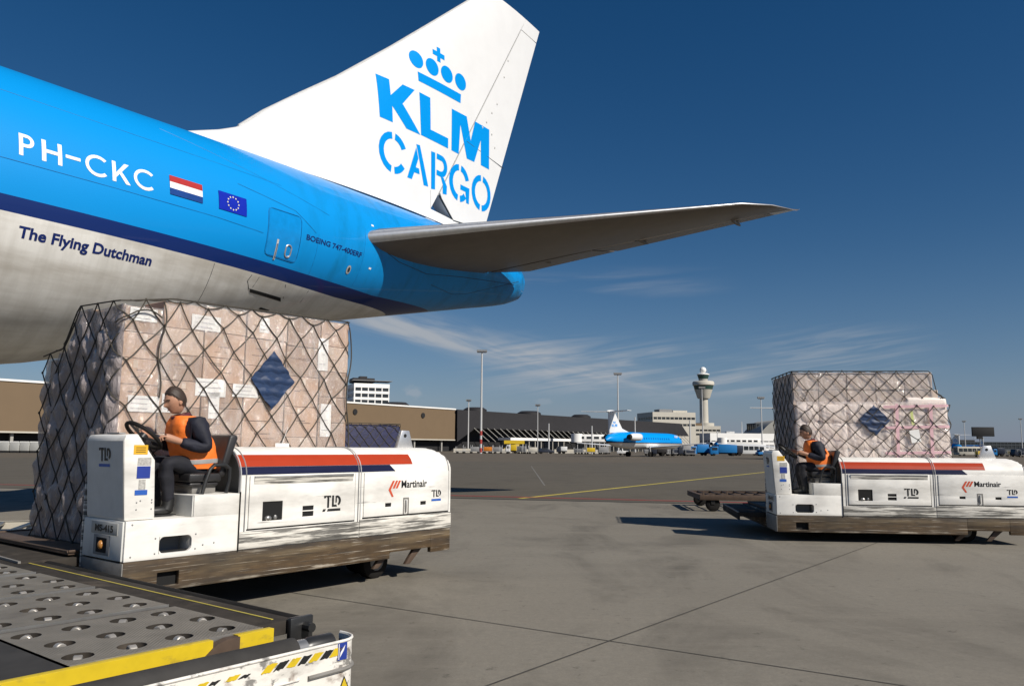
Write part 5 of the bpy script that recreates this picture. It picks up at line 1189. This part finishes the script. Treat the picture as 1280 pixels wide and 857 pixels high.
def banded(name, label, cat, x, y, rz, W_, D_, z0, bands, m='build_white', extra=None):
    root = thing(name, label, cat, (x, y, 0), rz); z = z0
    q = MB(); q.box(0, W_, 0, D_, 0, z0); q.build('lower_wall', m, root)
    for kind, h in bands:
        q = MB()
        if kind == 'w':
            q.box(0, W_, 0, D_, z, z + h); q.build('wall', m, root)
        else:
            q.box(.3, W_ - .3, .3, D_ - .3, z, z + h); g = q.build('window_band', 'glass_dark', root)
            n = max(2, int(W_ / 3)); p = MB()
            for i in range(n + 1): p.box(i * (W_ - .5) / n + .05, i * (W_ - .5) / n + .45, .08, .6, z, z + h)
            n2 = max(2, int(D_ / 3))
            for i in range(n2 + 1): p.box(.08, .6, i * (D_ - .5) / n2 + .05, i * (D_ - .5) / n2 + .45, z, z + h)
            p.build('window_mullion', m, g)
        z += h
    if extra:
        for (x0, x1, y0, y1, h0, h1, mm) in extra: q = MB(); q.box(x0, x1, y0, y1, z + h0, z + h1); q.build('roof_plant', mm, root)
    return root
a_ = at(442, 500, 330)
banded('office_tower', 'white office tower with window bands rising behind the brown hangar', 'office tower', a_.x, 330, R(22), 15, 15, 16.5, [('g', 1.5), ('w', 1.2), ('g', 1.5), ('w', 1.1), ('g', 1.5), ('w', 1.1), ('g', 1.4), ('w', 1.7)], 'build_white', [(0, 9, 2, 11, .6, 2.4, 'hangar_black'), (-1, 16, -1, 8, 1.1, 1.3, 'dull_grey'), (3, 6, 3, 7, 2.4, 3.2, 'hangar_black')])
a_ = at(816, 530, 520)
banded('office_block', 'pale office block with two dark window bands behind the black hall', 'office block', a_.x, 520, R(12), 30, 28, 15.5, [('w', .6), ('g', 1.5), ('w', 2.7), ('g', 1.6), ('w', 3.2)], 'build_cream', [(6, 15, 3, 12, 0, 2.0, 'dull_grey'), (16, 26, 4, 14, 0, 1.4, 'build_cream')])
a_ = at(846, 540, 560)
banded('office_block', 'lower tan annex building at the foot of the control tower', 'office block', a_.x + 12, 570, R(5), 22, 15, 11, [('g', 1.3), ('w', 1.6), ('g', 1.3), ('w', 2.5)], 'build_cream', [(2, 9, 2, 9, 0, 2, 'hangar_brown')])
def build_tower():
    p = at(881, 560, 994); root = thing('control_tower', 'tall concrete control tower topped by a white radome', 'control tower', (p.x, 994, 0))
    def ring(nm, prof, m, par=root, n=32): q = MB(); q.lathe(prof, (0, 0, 0), n); return q.build(nm, m, par, smooth=50)
    ring('shaft', [(6.2, 0), (5.3, 30), (5.1, 64), (5.1, 66)], 'build_cream'); ring('podium', [(14, 0), (14, 28), (12, 28.1), (12, 33)], 'build_cream')
    ring('pod', [(7.2, 63.5), (8.0, 65), (9.8, 71), (11.2, 74.5)], 'build_cream'); ring('pod_windows', [(11.0, 74.5), (12.2, 79.2)], 'tower_glass'); ring('pod_rim', [(11.8, 79.2), (13.2, 80), (13.4, 83.5), (12.4, 84.8), (6, 85.2)], 'build_cream')
    ring('collar', [(7.0, 64.5), (7.8, 65.2), (7.8, 66.5)], 'concrete_grey'); ring('neck', [(5.6, 85), (5.6, 88)], 'concrete_grey'); ring('cab_windows', [(5.8, 88), (7.3, 93)], 'tower_glass'); ring('cab_roof', [(7.7, 93), (7.7, 94), (5, 95)], 'build_white')
    q = MB(); q.ball((0, 0, 99), 4.0, n=24); q.build('radome', 'build_white', root, smooth=60)
    for a in range(3): q = MB(); q.tube([(5 * math.cos(a * 2), 5 * math.sin(a * 2), 95), (5 * math.cos(a * 2), 5 * math.sin(a * 2), 101)], .15, 5); q.build('antenna', 'mast_steel', root)
build_tower()
a_ = at(888, 556, 420)
banded('pier_building', 'long white pier building with thin dark bands left of the far load', 'pier building', a_.x, 420, R(10), 120, 14, 2.2, [('g', 1.6), ('w', 1.6), ('g', .5), ('w', 3.9)], 'build_white')
a_ = at(889, 540, 560); banded('terminal', 'low dark terminal block seen above the white pier building', 'terminal', a_.x, 600, 0, 42, 20, 10, [('g', 2.5), ('w', .6)], 'skyline_dark', [(4, 12, 2, 10, 0, 2.5, 'hangar_black'), (22, 28, 2, 6, 0, 1.5, 'build_white')])
a_ = at(945, 540, 520); banded('office_block', 'dark glass office block beside the curved grey roof', 'office block', a_.x, 520, R(8), 9, 14, 6, [('g', 3.6), ('w', .4), ('g', 3.6), ('w', .4), ('g', 3.6), ('w', .8)], 'skyline_dark')
p = at(967, 545, 500); hall = thing('arrivals_hall', 'curved grey roof of a hall against the far load', 'hall', (p.x + 4, 500, 0), 0)
q = MB(); q.prism([(-14, 0)] + [(-14 + 28 * i / 16, 9 + 11 * math.sin(math.pi * i / 16)) for i in range(17)] + [(14, 0)], 'y', 0, 40); q.build('vault_roof', 'concrete_grey', hall)
a_ = at(1180, 556, 640); banded('terminal', 'long dark terminal low on the horizon at the right edge', 'terminal', a_.x - 140, 650, R(-1), 420, 20, 3.5, [('g', 2.5), ('w', .5), ('g', 1.8), ('w', .5)], 'skyline_dark', [(150, 170, 2, 8, 0, 1.5, 'hangar_black')])

# ------------------------------------------------------------------ light masts
def mast(label, px, ytop, Y, lamps=True, bands=False, r=.22, arm=3.0):
    b = at(px, 560, Y); zt = at(px, ytop, Y).z; root = thing('light_mast', label, 'light mast', (b.x, Y, 0), 0, 'light masts round the apron')
    q = MB(); q.tube([(0, 0, 0), (0, 0, zt)], [r * 1.25, r * .8], 10); po = q.build('pole', 'mast_steel', root)
    if bands:
        for i in range(3):
            q = MB(); z = .3 + i * 2.1; q.tube([(0, 0, z), (0, 0, z + 1.1)], r * 1.3, 10); q.build('warning_band', 'mast_red', po)
    if lamps:
        q = MB(); q.box(-arm / 2, arm / 2, -.2, .2, zt - .15, zt + .1); hd = q.build('lamp_bar', 'mast_steel', root)
        for x in (-arm * .42, -arm * .14, arm * .14, arm * .42): q = MB(); q.box(x - .3, x + .3, -.5, .2, zt + .1, zt + .55); q.build('lamp', 'dull_grey', hd)
    return root
mast('tall light mast with red and white base in front of the brown and black halls', 601, 440, 200, True, True, .24, 2.4)
mast('thin mast just left of the red and white banded one', 585, 501, 285, True, False, .22, 1.6)
mast('mast in front of the black hall above the silver car', 672, 507, 285, True, False, .16, 1.6)
mast('short post between the silver car and the white box truck', 686, 529, 230, False, False, .2)
mast('tall pale mast rising right behind the parked jet tail', 773, 468, 240, True, False, .22, 2.2)
mast('slim mast in front of the pale office block', 794, 521, 330, False, False, .3)
mast('slim post left of the parked jet', 740, 532, 215, False, False, .2)
mast('slim mast at the nose of the parked jet', 863, 525, 260, False, False, .25)
mast('mast standing in front of the control tower', 879, 485, 300, True, False, .2, 2.2)
mast('faint slim mast above the white pier building', 928, 527, 430, False, False, .25)
mast('mast crossing the tail bar beside the far load', 953, 498, 260, True, False, .18, 2.0)
mast('thin lamp mast right of the far load beside the white jet tail', 1207, 527, 420, True, False, .2, 1.5)
mast('thin lamp mast at the right edge of the picture', 1278, 524, 430, True, False, .2, 1.5)

# ------------------------------------------------------------------ parked twin-jets (nose towards +x)
def build_jet(label):
    root = thing('airliner', label, 'airliner', (0, 0, 0), 0, 'parked airliners in the distance')
    X = [0, .6, 2, 4.5, 9, 14, 19, 24, 27.5, 29.3, 30.4, 30.9]; TP = [3.3, 3.9, 4.3, 4.65, 4.75, 4.75, 4.75, 4.75, 4.6, 4.1, 3.55, 3.1]; BT = [2.9, 2.75, 2.2, 1.75, 1.45, 1.45, 1.45, 1.45, 1.55, 1.9, 2.3, 2.6]; WD = [.2, .6, 1.1, 1.5, 1.65, 1.65, 1.65, 1.65, 1.5, 1.1, .65, .25]
    def piece(lo, hi, nm, m):    # part of the hull between two heights
        q = MB(); rows = []; n = 26
        for i in range(41):
            x = 30.9 * i / 40; t, b, w = catmull(x, X, TP), catmull(x, X, BT), catmull(x, X, WD); c, h = (t + b) / 2, (t - b) / 2
            rows.append([(x, w * math.cos(2 * math.pi * j / n), max(lo, min(hi, c + h * math.sin(2 * math.pi * j / n)))) for j in range(n)])
        q.add([p for r in rows for p in r], [(i * n + j, i * n + (j + 1) % n, (i + 1) * n + (j + 1) % n, (i + 1) * n + j) for i in range(40) for j in range(n)]); return q.build(nm, m, root, smooth=60)
    f = piece(2.75, 9, 'fuselage', 'klm_blue'); piece(0, 2.62, 'belly', 'klm_white'); piece(2.62, 2.75, 'cheat_line', 'navy_stripe')
    for sg in (-1, 1):
        for i in range(16): q = MB(); x = 8 + i * .95; q.box(x, x + .28, sg * 1.56, sg * 1.66, 3.35, 3.72); q.build('window', 'seam_blue', f)
        q = MB(); q.add([(29.3, sg * .35, 3.98), (29.95, sg * .35, 3.62), (29.75, sg * .95, 3.52), (28.9, sg * 1.2, 3.75)], [(0, 1, 2, 3)]); q.build('cockpit_window', 'glass_dark', f)
        q = MB(); q.add([(18.6, sg * 1.3, 1.75), (13.2, sg * 1.3, 1.75), (11.6, sg * 14, 2.6), (13.2, sg * 14, 2.6), (18.2, sg * 1.3, 2.05), (13.4, sg * 1.3, 1.95), (11.7, sg * 14, 2.68), (13.1, sg * 14, 2.68)], [(0, 1, 2, 3), (4, 7, 6, 5), (0, 4, 5, 1), (1, 5, 6, 2), (2, 6, 7, 3), (3, 7, 4, 0)]); q.build('wing', 'klm_white', root)
        q = MB(); q.lathe([(.48, 4.6), (.64, 5.4), (.72, 6.5), (.72, 7.9), (.66, 8.4), (.55, 8.5)], (0, sg * 2.55, 3.75), 20, axis='x'); e = q.build('engine', 'klm_white', root, smooth=50)
        q = MB(); q.lathe([(.42, 4.1), (.52, 4.62)], (0, sg * 2.55, 3.75), 16, axis='x'); q.build('exhaust', 'dark_hole', e); q = MB(); q.box(5.2, 8.2, min(sg * 1.5, sg * 1.9), max(sg * 1.5, sg * 1.9), 3.6, 3.85); q.build('engine_pylon', 'klm_blue', root)
        q = MB(); q.add([(1.3, sg * .1, 8.35), (-.6, sg * 5, 8.45), (.9, sg * 5, 8.45), (3.4, sg * .1, 8.35), (1.3, sg * .1, 8.5), (-.6, sg * 5, 8.53), (.9, sg * 5, 8.53), (3.4, sg * .1, 8.52)], [(0, 1, 2, 3), (4, 7, 6, 5), (0, 4, 5, 1), (1, 5, 6, 2), (2, 6, 7, 3), (3, 7, 4, 0)]); q.build('tailplane', 'klm_white', root)
        for x in (12.4, 13.1): q = MB(); q.lathe([(.2, -.17), (.48, -.17), (.5, 0), (.48, .17), (.2, .17)], (x, sg * 2.5, .5), 16, axis='y'); q.build('main_wheel', 'black_rubber', root)
        q = MB(); q.tube([(12.75, sg * 2.5, .5), (13.0, sg * 2.2, 1.9)], .14, 8); q.build('gear_leg', 'steel', root)
        q = MB(); q.lathe([(.1, -.1), (.3, -.1), (.3, .1), (.1, .1)], (27.2, sg * .2, .32), 14, axis='y'); q.build('nose_wheel', 'black_rubber', root)
    q = MB(); q.tube([(27.2, 0, .32), (27.2, 0, 1.7)], .1, 8); q.build('gear_leg', 'steel', root)
    fl = [(1.2, 4.4), (8.6, 4.7), (5.9, 5.35), (3.3, 8.2), (3.6, 8.55), (.9, 8.55), (1.2, 8.2)]
    q = MB(); q.prism(fl, 'y', -.16, .16); fin = q.build('fin', 'klm_white', root, bevel=.05); q = MB(); q.ball((2.2, 0, 8.5), 1.7, .28, .24, 14); q.build('fin_bullet', 'klm_white', fin, smooth=60)
    # small airline mark on both sides of the fin
    KL = [[(17.185, 13.64), (17.749, 13.65), (17.796, 13.108), (18.358, 13.70), (18.94, 13.72), (18.348, 13.006), (19.258, 12.22), (18.545, 12.20), (17.861, 12.751), (17.883, 12.185), (17.288, 12.17)], [(19.174, 13.735), (19.747, 13.744), (19.8, 12.6), (20.805, 12.622), (20.814, 12.25), (19.292, 12.233)],
          [(20.966, 13.80), (21.884, 13.84), (22.192, 13.008), (22.431, 13.85), (23.413, 13.871), (23.504, 12.303), (22.923, 12.302), (22.856, 13.261), (22.474, 12.278), (21.984, 12.252), (21.507, 13.398), (21.461, 12.252), (21.017, 12.254)]] + [circ(c, 14.93, .33) for c in (19.06, 19.855, 20.65, 21.45)] + [rect(19.1, 21.49, 14.2, 14.5)]
    S = .33
    for sg in (-1, 1):
        mark('tail_mark', KL, (lambda sg_: (lambda x, z: Vector((3.0 + (20.35 - x) * S * sg_ * (1 if sg_ < 0 else 1), sg_ * -.168 if False else (-.168 if sg_ < 0 else .168), 5.6 + (z - 12.2) * S))))(sg), 'klm_blue', fin)
        mark('name_lettering', [fit2d(text2d('KLM', .02), 0, 1, 0, 1)], (lambda sg_: (lambda a, b: fpj(25.0 + 1.3 * (a if sg_ < 0 else 1 - a), 3.85 + .5 * b, sg_)))(sg), 'klm_white', f)
    return root
def fpj(x, z, sg):
    return Vector((x, sg * 1.62, z))
jy = 149; jx = at(757, 560, jy).x
jet = build_jet('blue and white twin-jet with high tail parked before the black hall'); jet.location = (jx, jy, 0); jet.rotation_euler = (0, 0, R(52))
hj = copy_tree(jet, (gx(979, 131), 131, 0), R(60), 'airliner hidden by the far load except one end of its white tailplane')
for ch in list(hj.children):
    if ch.name.split('.')[0] in ('engine', 'engine_pylon'):
        for c2 in list(ch.children): bpy.data.objects.remove(c2)
        bpy.data.objects.remove(ch)
copy_tree(jet, (gx(1203, 345), 345, 0), R(112), 'far blue and white jet just right of the far load, tail above the bus')
copy_tree(jet, (gx(897, 330), 330, 0), R(75), 'jet with pale tail standing behind the blue vehicles')
copy_tree(jet, (gx(1231, 430), 430, 0), R(80), 'far white jet tail between the bus and the billboard')

# ------------------------------------------------------------------ vehicles and small things on the far apron
def wheels(root, xs, W_, r=.4, m='black_rubber'):
    for x in xs:
        for y in (.12, W_ - .12): q = MB(); q.lathe([(r * .5, -.12), (r, -.10), (r, .10), (r * .5, .12)], (x, y, r), 14, axis='y'); q.build('wheel', m, root)
def bus(label, px, Y, rz, L_, body, flip=False):
    root = thing('bus', label, 'bus', (gx(px, Y), Y, 0), rz, 'vehicles on the far apron'); q = MB(); q.box(0, L_, 0, 2.5, .35, 2.95); b = q.build('body', body, root, bevel=.15)
    n = int(L_ / 1.5)
    for y0, y1 in ((-.02, .02), (2.48, 2.52)):
        for i in range(n): q = MB(); x = .4 + i * (L_ - .8) / n; q.box(x, x + (L_ - .8) / n - .18, y0, y1, 1.35, 2.4); q.build('window', 'glass_dark', b)
    q = MB(); q.box(-.02, .02, .2, 2.3, 1.1, 2.6); q.build('windscreen', 'glass_dark', b); wheels(root, (2.0, L_ - 2.6), 2.5, .48); return root
bus('white apron bus right of the far load', 1197, 256, R(1), 11, 'build_cream'); bus('white apron bus with dark windows behind the blue vehicles', 915, 214, R(-3), 9, 'vehicle_white')
def truck(label, px, Y, rz, L_, H_, cab, box, cat='truck', cabfirst=True, W_=2.3):
    root = thing('truck', label, cat, (gx(px, Y), Y, 0), rz, 'vehicles on the far apron'); cl = min(1.9, L_ * .36)
    q = MB(); q.prism([(0, .4), (cl, .4), (cl, min(H_, 2.2)), (.35, min(H_, 2.2)), (0, 1.3)], 'y', 0, W_); c = q.build('cab', cab, root, bevel=.06)
    q = MB(); q.prism([(-.015, 1.32), (.30, 2.05), (.34, 2.05), (.02, 1.30)], 'y', .15, W_ - .15); q.build('windscreen', 'glass_dark', c)
    for y0, y1 in ((-.015, .01), (W_ - .01, W_ + .015)): q = MB(); q.box(.35, cl - .25, y0, y1, 1.3, 1.95); q.build('side_window', 'glass_dark', c)
    q = MB(); q.box(cl + .08, L_, .0, W_, .75, H_); q.build('load_body', box, root, bevel=.05); q = MB(); q.box(.1, L_ - .05, .3, W_ - .3, .45, .74); q.build('chassis', 'hangar_dark', root); wheels(root, (.8, L_ - .9), W_, .4); return root
truck('small white and yellow truck below the black hall', 632, 212, R(4), 3.6, 2.3, 'vehicle_white', 'vehicle_yellow'); truck('white box truck beyond the silver car', 696, 215, R(0), 2.8, 1.9, 'vehicle_dark', 'vehicle_white')
truck('blue service truck with rounded body left of the blue bus', 863, 190, R(8), 4.6, 2.7, 'vehicle_blue', 'vehicle_blue'); truck('dark blue truck right of the white bus near the billboard', 1241, 240, R(5), 3.8, 2.6, 'vehicle_blue', 'vehicle_dark')
truck('boxy blue van close to the right end of the blue vehicle row', 912, 196, R(6), 3.4, 2.5, 'vehicle_blue', 'vehicle_dark'); truck('long bright blue baggage truck in the row of far vehicles', 888, 188, R(-2), 6.2, 2.7, 'vehicle_blue', 'vehicle_blue'); truck('dark truck under the nose of the parked jet', 848, 186, R(12), 3.2, 2.4, 'vehicle_dark', 'dull_grey')
truck('black service vehicle at the right edge behind the far transporter', 1268, 235, R(0), 5.5, 2.5, 'vehicle_dark', 'vehicle_dark'); truck('dark catering truck below the belly of the parked jet', 814, 176, R(6), 3.6, 2.0, 'vehicle_dark', 'hangar_black')
def car(label, px, Y, rz, m, L_=4.3, pick=False):
    root = thing('car', label, 'car', (gx(px, Y), Y, 0), rz, 'vehicles on the far apron'); W_ = 1.75
    prof = [(0, .35), (L_, .35), (L_, .85), (L_ - 1.0, .95), (L_ - 1.6, 1.45), (1.0, 1.45), (.3, .95), (0, .9)] if not pick else [(0, .4), (L_, .4), (L_, 1.0), (L_ * .55, 1.02), (L_ * .5, 1.65), (1.1, 1.65), (.7, 1.05), (0, 1.0)]
    q = MB(); q.prism(prof, 'y', 0, W_); b = q.build('body', m, root, bevel=.08, segs=2); zt = 1.38 if not pick else 1.58
    for y0, y1 in ((-.012, .01), (W_ - .01, W_ + .012)): q = MB(); q.box(.95, (L_ - 1.75) if not pick else L_ * .46, y0, y1, .98, zt); q.build('side_window', 'glass_dark', b)
    q = MB(); q.prism([(.42, .97), (.98, 1.40), (.95, 1.42), (.37, .97)] if not pick else [(.70, 1.07), (1.08, 1.60), (1.05, 1.62), (.66, 1.07)], 'y', .15, W_ - .15); q.build('windscreen', 'glass_dark', b); wheels(root, (.8, L_ - .85), W_, .32); return root
car('silver and dark estate car parked below the black hall', 673, 210, R(6), 'vehicle_dark', 4.2); car('small white pickup near the tail of the parked jet', 771, 182, R(-8), 'vehicle_white', 2.6, True); car('small blue car right of the white bus', 948, 195, R(10), 'vehicle_blue', 2.2)
def cart(label, px, Y, rz, m, n=1, h=1.5):
    root = thing('baggage_cart', label, 'baggage cart', (gx(px, Y), Y, 0), rz, 'baggage carts on the far apron'); q = MB(); q.box(0, 2.4, 0, 1.5, .45, .6); q.build('bed', 'dull_grey', root); wheels(root, (.4, 2.0), 1.5, .22)
    for x, y in ((.04, .04), (2.36, .04), (.04, 1.46), (2.36, 1.46)): q = MB(); q.tube([(x, y, .6), (x, y, .6 + h)], .04, 5); q.build('post', 'mast_steel', root)
    if m: q = MB(); q.box(.1, 2.3, .1, 1.4, .6, .6 + h * .7); q.build('cargo', m, root, bevel=.1)
    return root
for px, m, lb in ((579, None, 'empty grey baggage cart left of the banded mast'), (588, 'dull_grey', 'baggage cart with grey load left of the banded mast'), (604, 'vehicle_orange', 'cart with an orange load just right of the banded mast'), (616, 'dull_grey', 'cart with grey bags between the banded mast and the yellow stairs'), (624, None, 'empty cart beside the small yellow truck'), (661, 'build_cream', 'cart with a pale load left of the silver car'), (733, 'vehicle_yellow', 'small yellow tug cart left of the parked jet'), (833, 'dull_grey', 'low cart standing under the wing of the parked jet')):
    cart(lb, px, 205, R(random.uniform(-8, 8)), m)
st = thing('boarding_stairs', 'yellow passenger stairs parked under the white canopy', 'stairs', (gx(630, 235), 235, 0), R(3), None)
q = MB(); q.prism([(0, .8), (6, 3.0), (6, 3.5), (0, 1.3)], 'y', 0, 1.6); q.build('stair_flight', 'vehicle_yellow', st); q = MB(); q.box(0, 6, -.05, .05, 2.6, 3.6); q.build('side_panel', 'vehicle_yellow', st); q = MB(); q.box(0, 6.2, 0, 1.6, .4, .8); q.build('chassis', 'hangar_dark', st); wheels(st, (1, 5.2), 1.6, .35)
for i, (a, b) in enumerate(((567, 600), (604, 640), (645, 672), (693, 726), (728, 757))):
    A = at(a, 565, 228); B = at(b, 565, 228); br = thing('barrier', ('cream concrete barrier left of the banded mast', 'cream concrete barrier behind the baggage carts', 'cream concrete barrier left of the silver car', 'cream concrete barrier behind the white box truck', 'cream concrete barrier left of the parked jet')[i], 'barrier', (A.x, 228, 0), 0, 'concrete barriers along the apron')
    q = MB(); q.prism([(-.3, 0), (.3, 0), (.14, 1.15), (-.14, 1.15)], 'x', 0, B.x - A.x); q.build('block', 'barrier_cream', br)
    q = MB(); q.box(0, B.x - A.x, -.42, .42, 0, .12); q.build('foot', 'concrete_grey', br)
for i in range(6):
    Y = 140; x = gx(-14 + 11.5 * i, Y) ; ct = thing('cargo_container', ('grey plastic sided cargo container in the row below the brown hangar'), 'cargo container', (x, Y + .3 * i, .35), R(3), 'cargo containers in a row at the left edge')
    q = MB(); q.prism([(0, 0), (1.5, 0), (1.5, 1.6), (.25, 1.6), (0, 1.1)], 'y', 0, 1.5); q.build('shell', 'plate_grey', ct, bevel=.03); q = MB(); q.box(-.01, 1.52, -.02, .04, 1.5, 1.64); q.build('top_rail', 'paper', ct); q = MB(); q.box(.05, 1.45, .1, 1.4, -.33, -.02); q.build('dolly_base', 'hangar_dark', ct)
bb = thing('billboard', 'black billboard panel on a stout post against the sky at right', 'billboard', (gx(1230, 250), 250, 0), R(-4)); q = MB(); q.box(-3.3, 3.3, -.3, .3, 6.1, 9.0); q.build('panel', 'hangar_dark', bb, bevel=.05); q = MB(); q.box(-1.9, -.3, -.35, .35, 5.3, 6.1); q.build('bracket', 'hangar_dark', bb); q = MB(); q.tube([(-1.1, 0, 0), (-1.1, 0, 5.3)], .12, 8); q.build('post', 'dull_grey', bb)

# clutter of apron equipment, too far off to tell one from the next
for px, m in ((571, None), (596, 'vehicle_dark'), (611, 'dull_grey'), (645, 'dull_grey'), (652, None), (716, 'dull_grey'), (722, None), (748, 'dull_grey'), (754, None)):
    cart('grey baggage cart in the jumble of equipment below the black hall', px + random.uniform(-1, 1), random.uniform(196, 222), R(random.uniform(-25, 25)), m, h=random.choice((1.1, 1.5, 1.9)))
for px, m in ((806, 'dull_grey'), (825, None), (842, 'vehicle_dark'), (857, 'vehicle_dark'), (955, 'vehicle_dark')):
    cart('dark equipment cart among the ground vehicles round the parked jet', px, random.uniform(168, 190), R(random.uniform(-25, 25)), m, h=random.choice((1.1, 1.5)))
for px in (1222, 1250, 1262, 1276):
    cart('small cart before the dark terminal at the right edge', px, random.uniform(215, 260), R(random.uniform(-25, 25)), random.choice(('vehicle_dark', 'vehicle_yellow', None)), h=1.4)
for px, w, Y, lb in ((722, 14, 262, 'white jet bridge behind the small yellow tug cart'), (905, 16, 330, 'white jet bridge above the blue baggage truck')):
    jb = thing('jet_bridge', lb, 'jet bridge', (gx(px, Y), Y, 0), R(8)); q = MB(); q.box(0, w, 0, 2.6, 3.6, 6.0); t_ = q.build('tunnel', 'build_white', jb, bevel=.1)
    for k in range(int(w / 2.5)): q = MB(); q.box(.5 + k * 2.5, 2.2 + k * 2.5, -.03, .02, 4.5, 5.3); q.build('window', 'glass_dark', t_)
    q = MB(); q.box(w * .7, w * .7 + .8, .8, 1.8, 0, 3.6); q.build('leg', 'dull_grey', jb); q = MB(); q.lathe([(1.9, 3.4), (1.9, 6.2)], (0, 1.3, 0), 16); q.build('rotunda', 'build_white', jb)
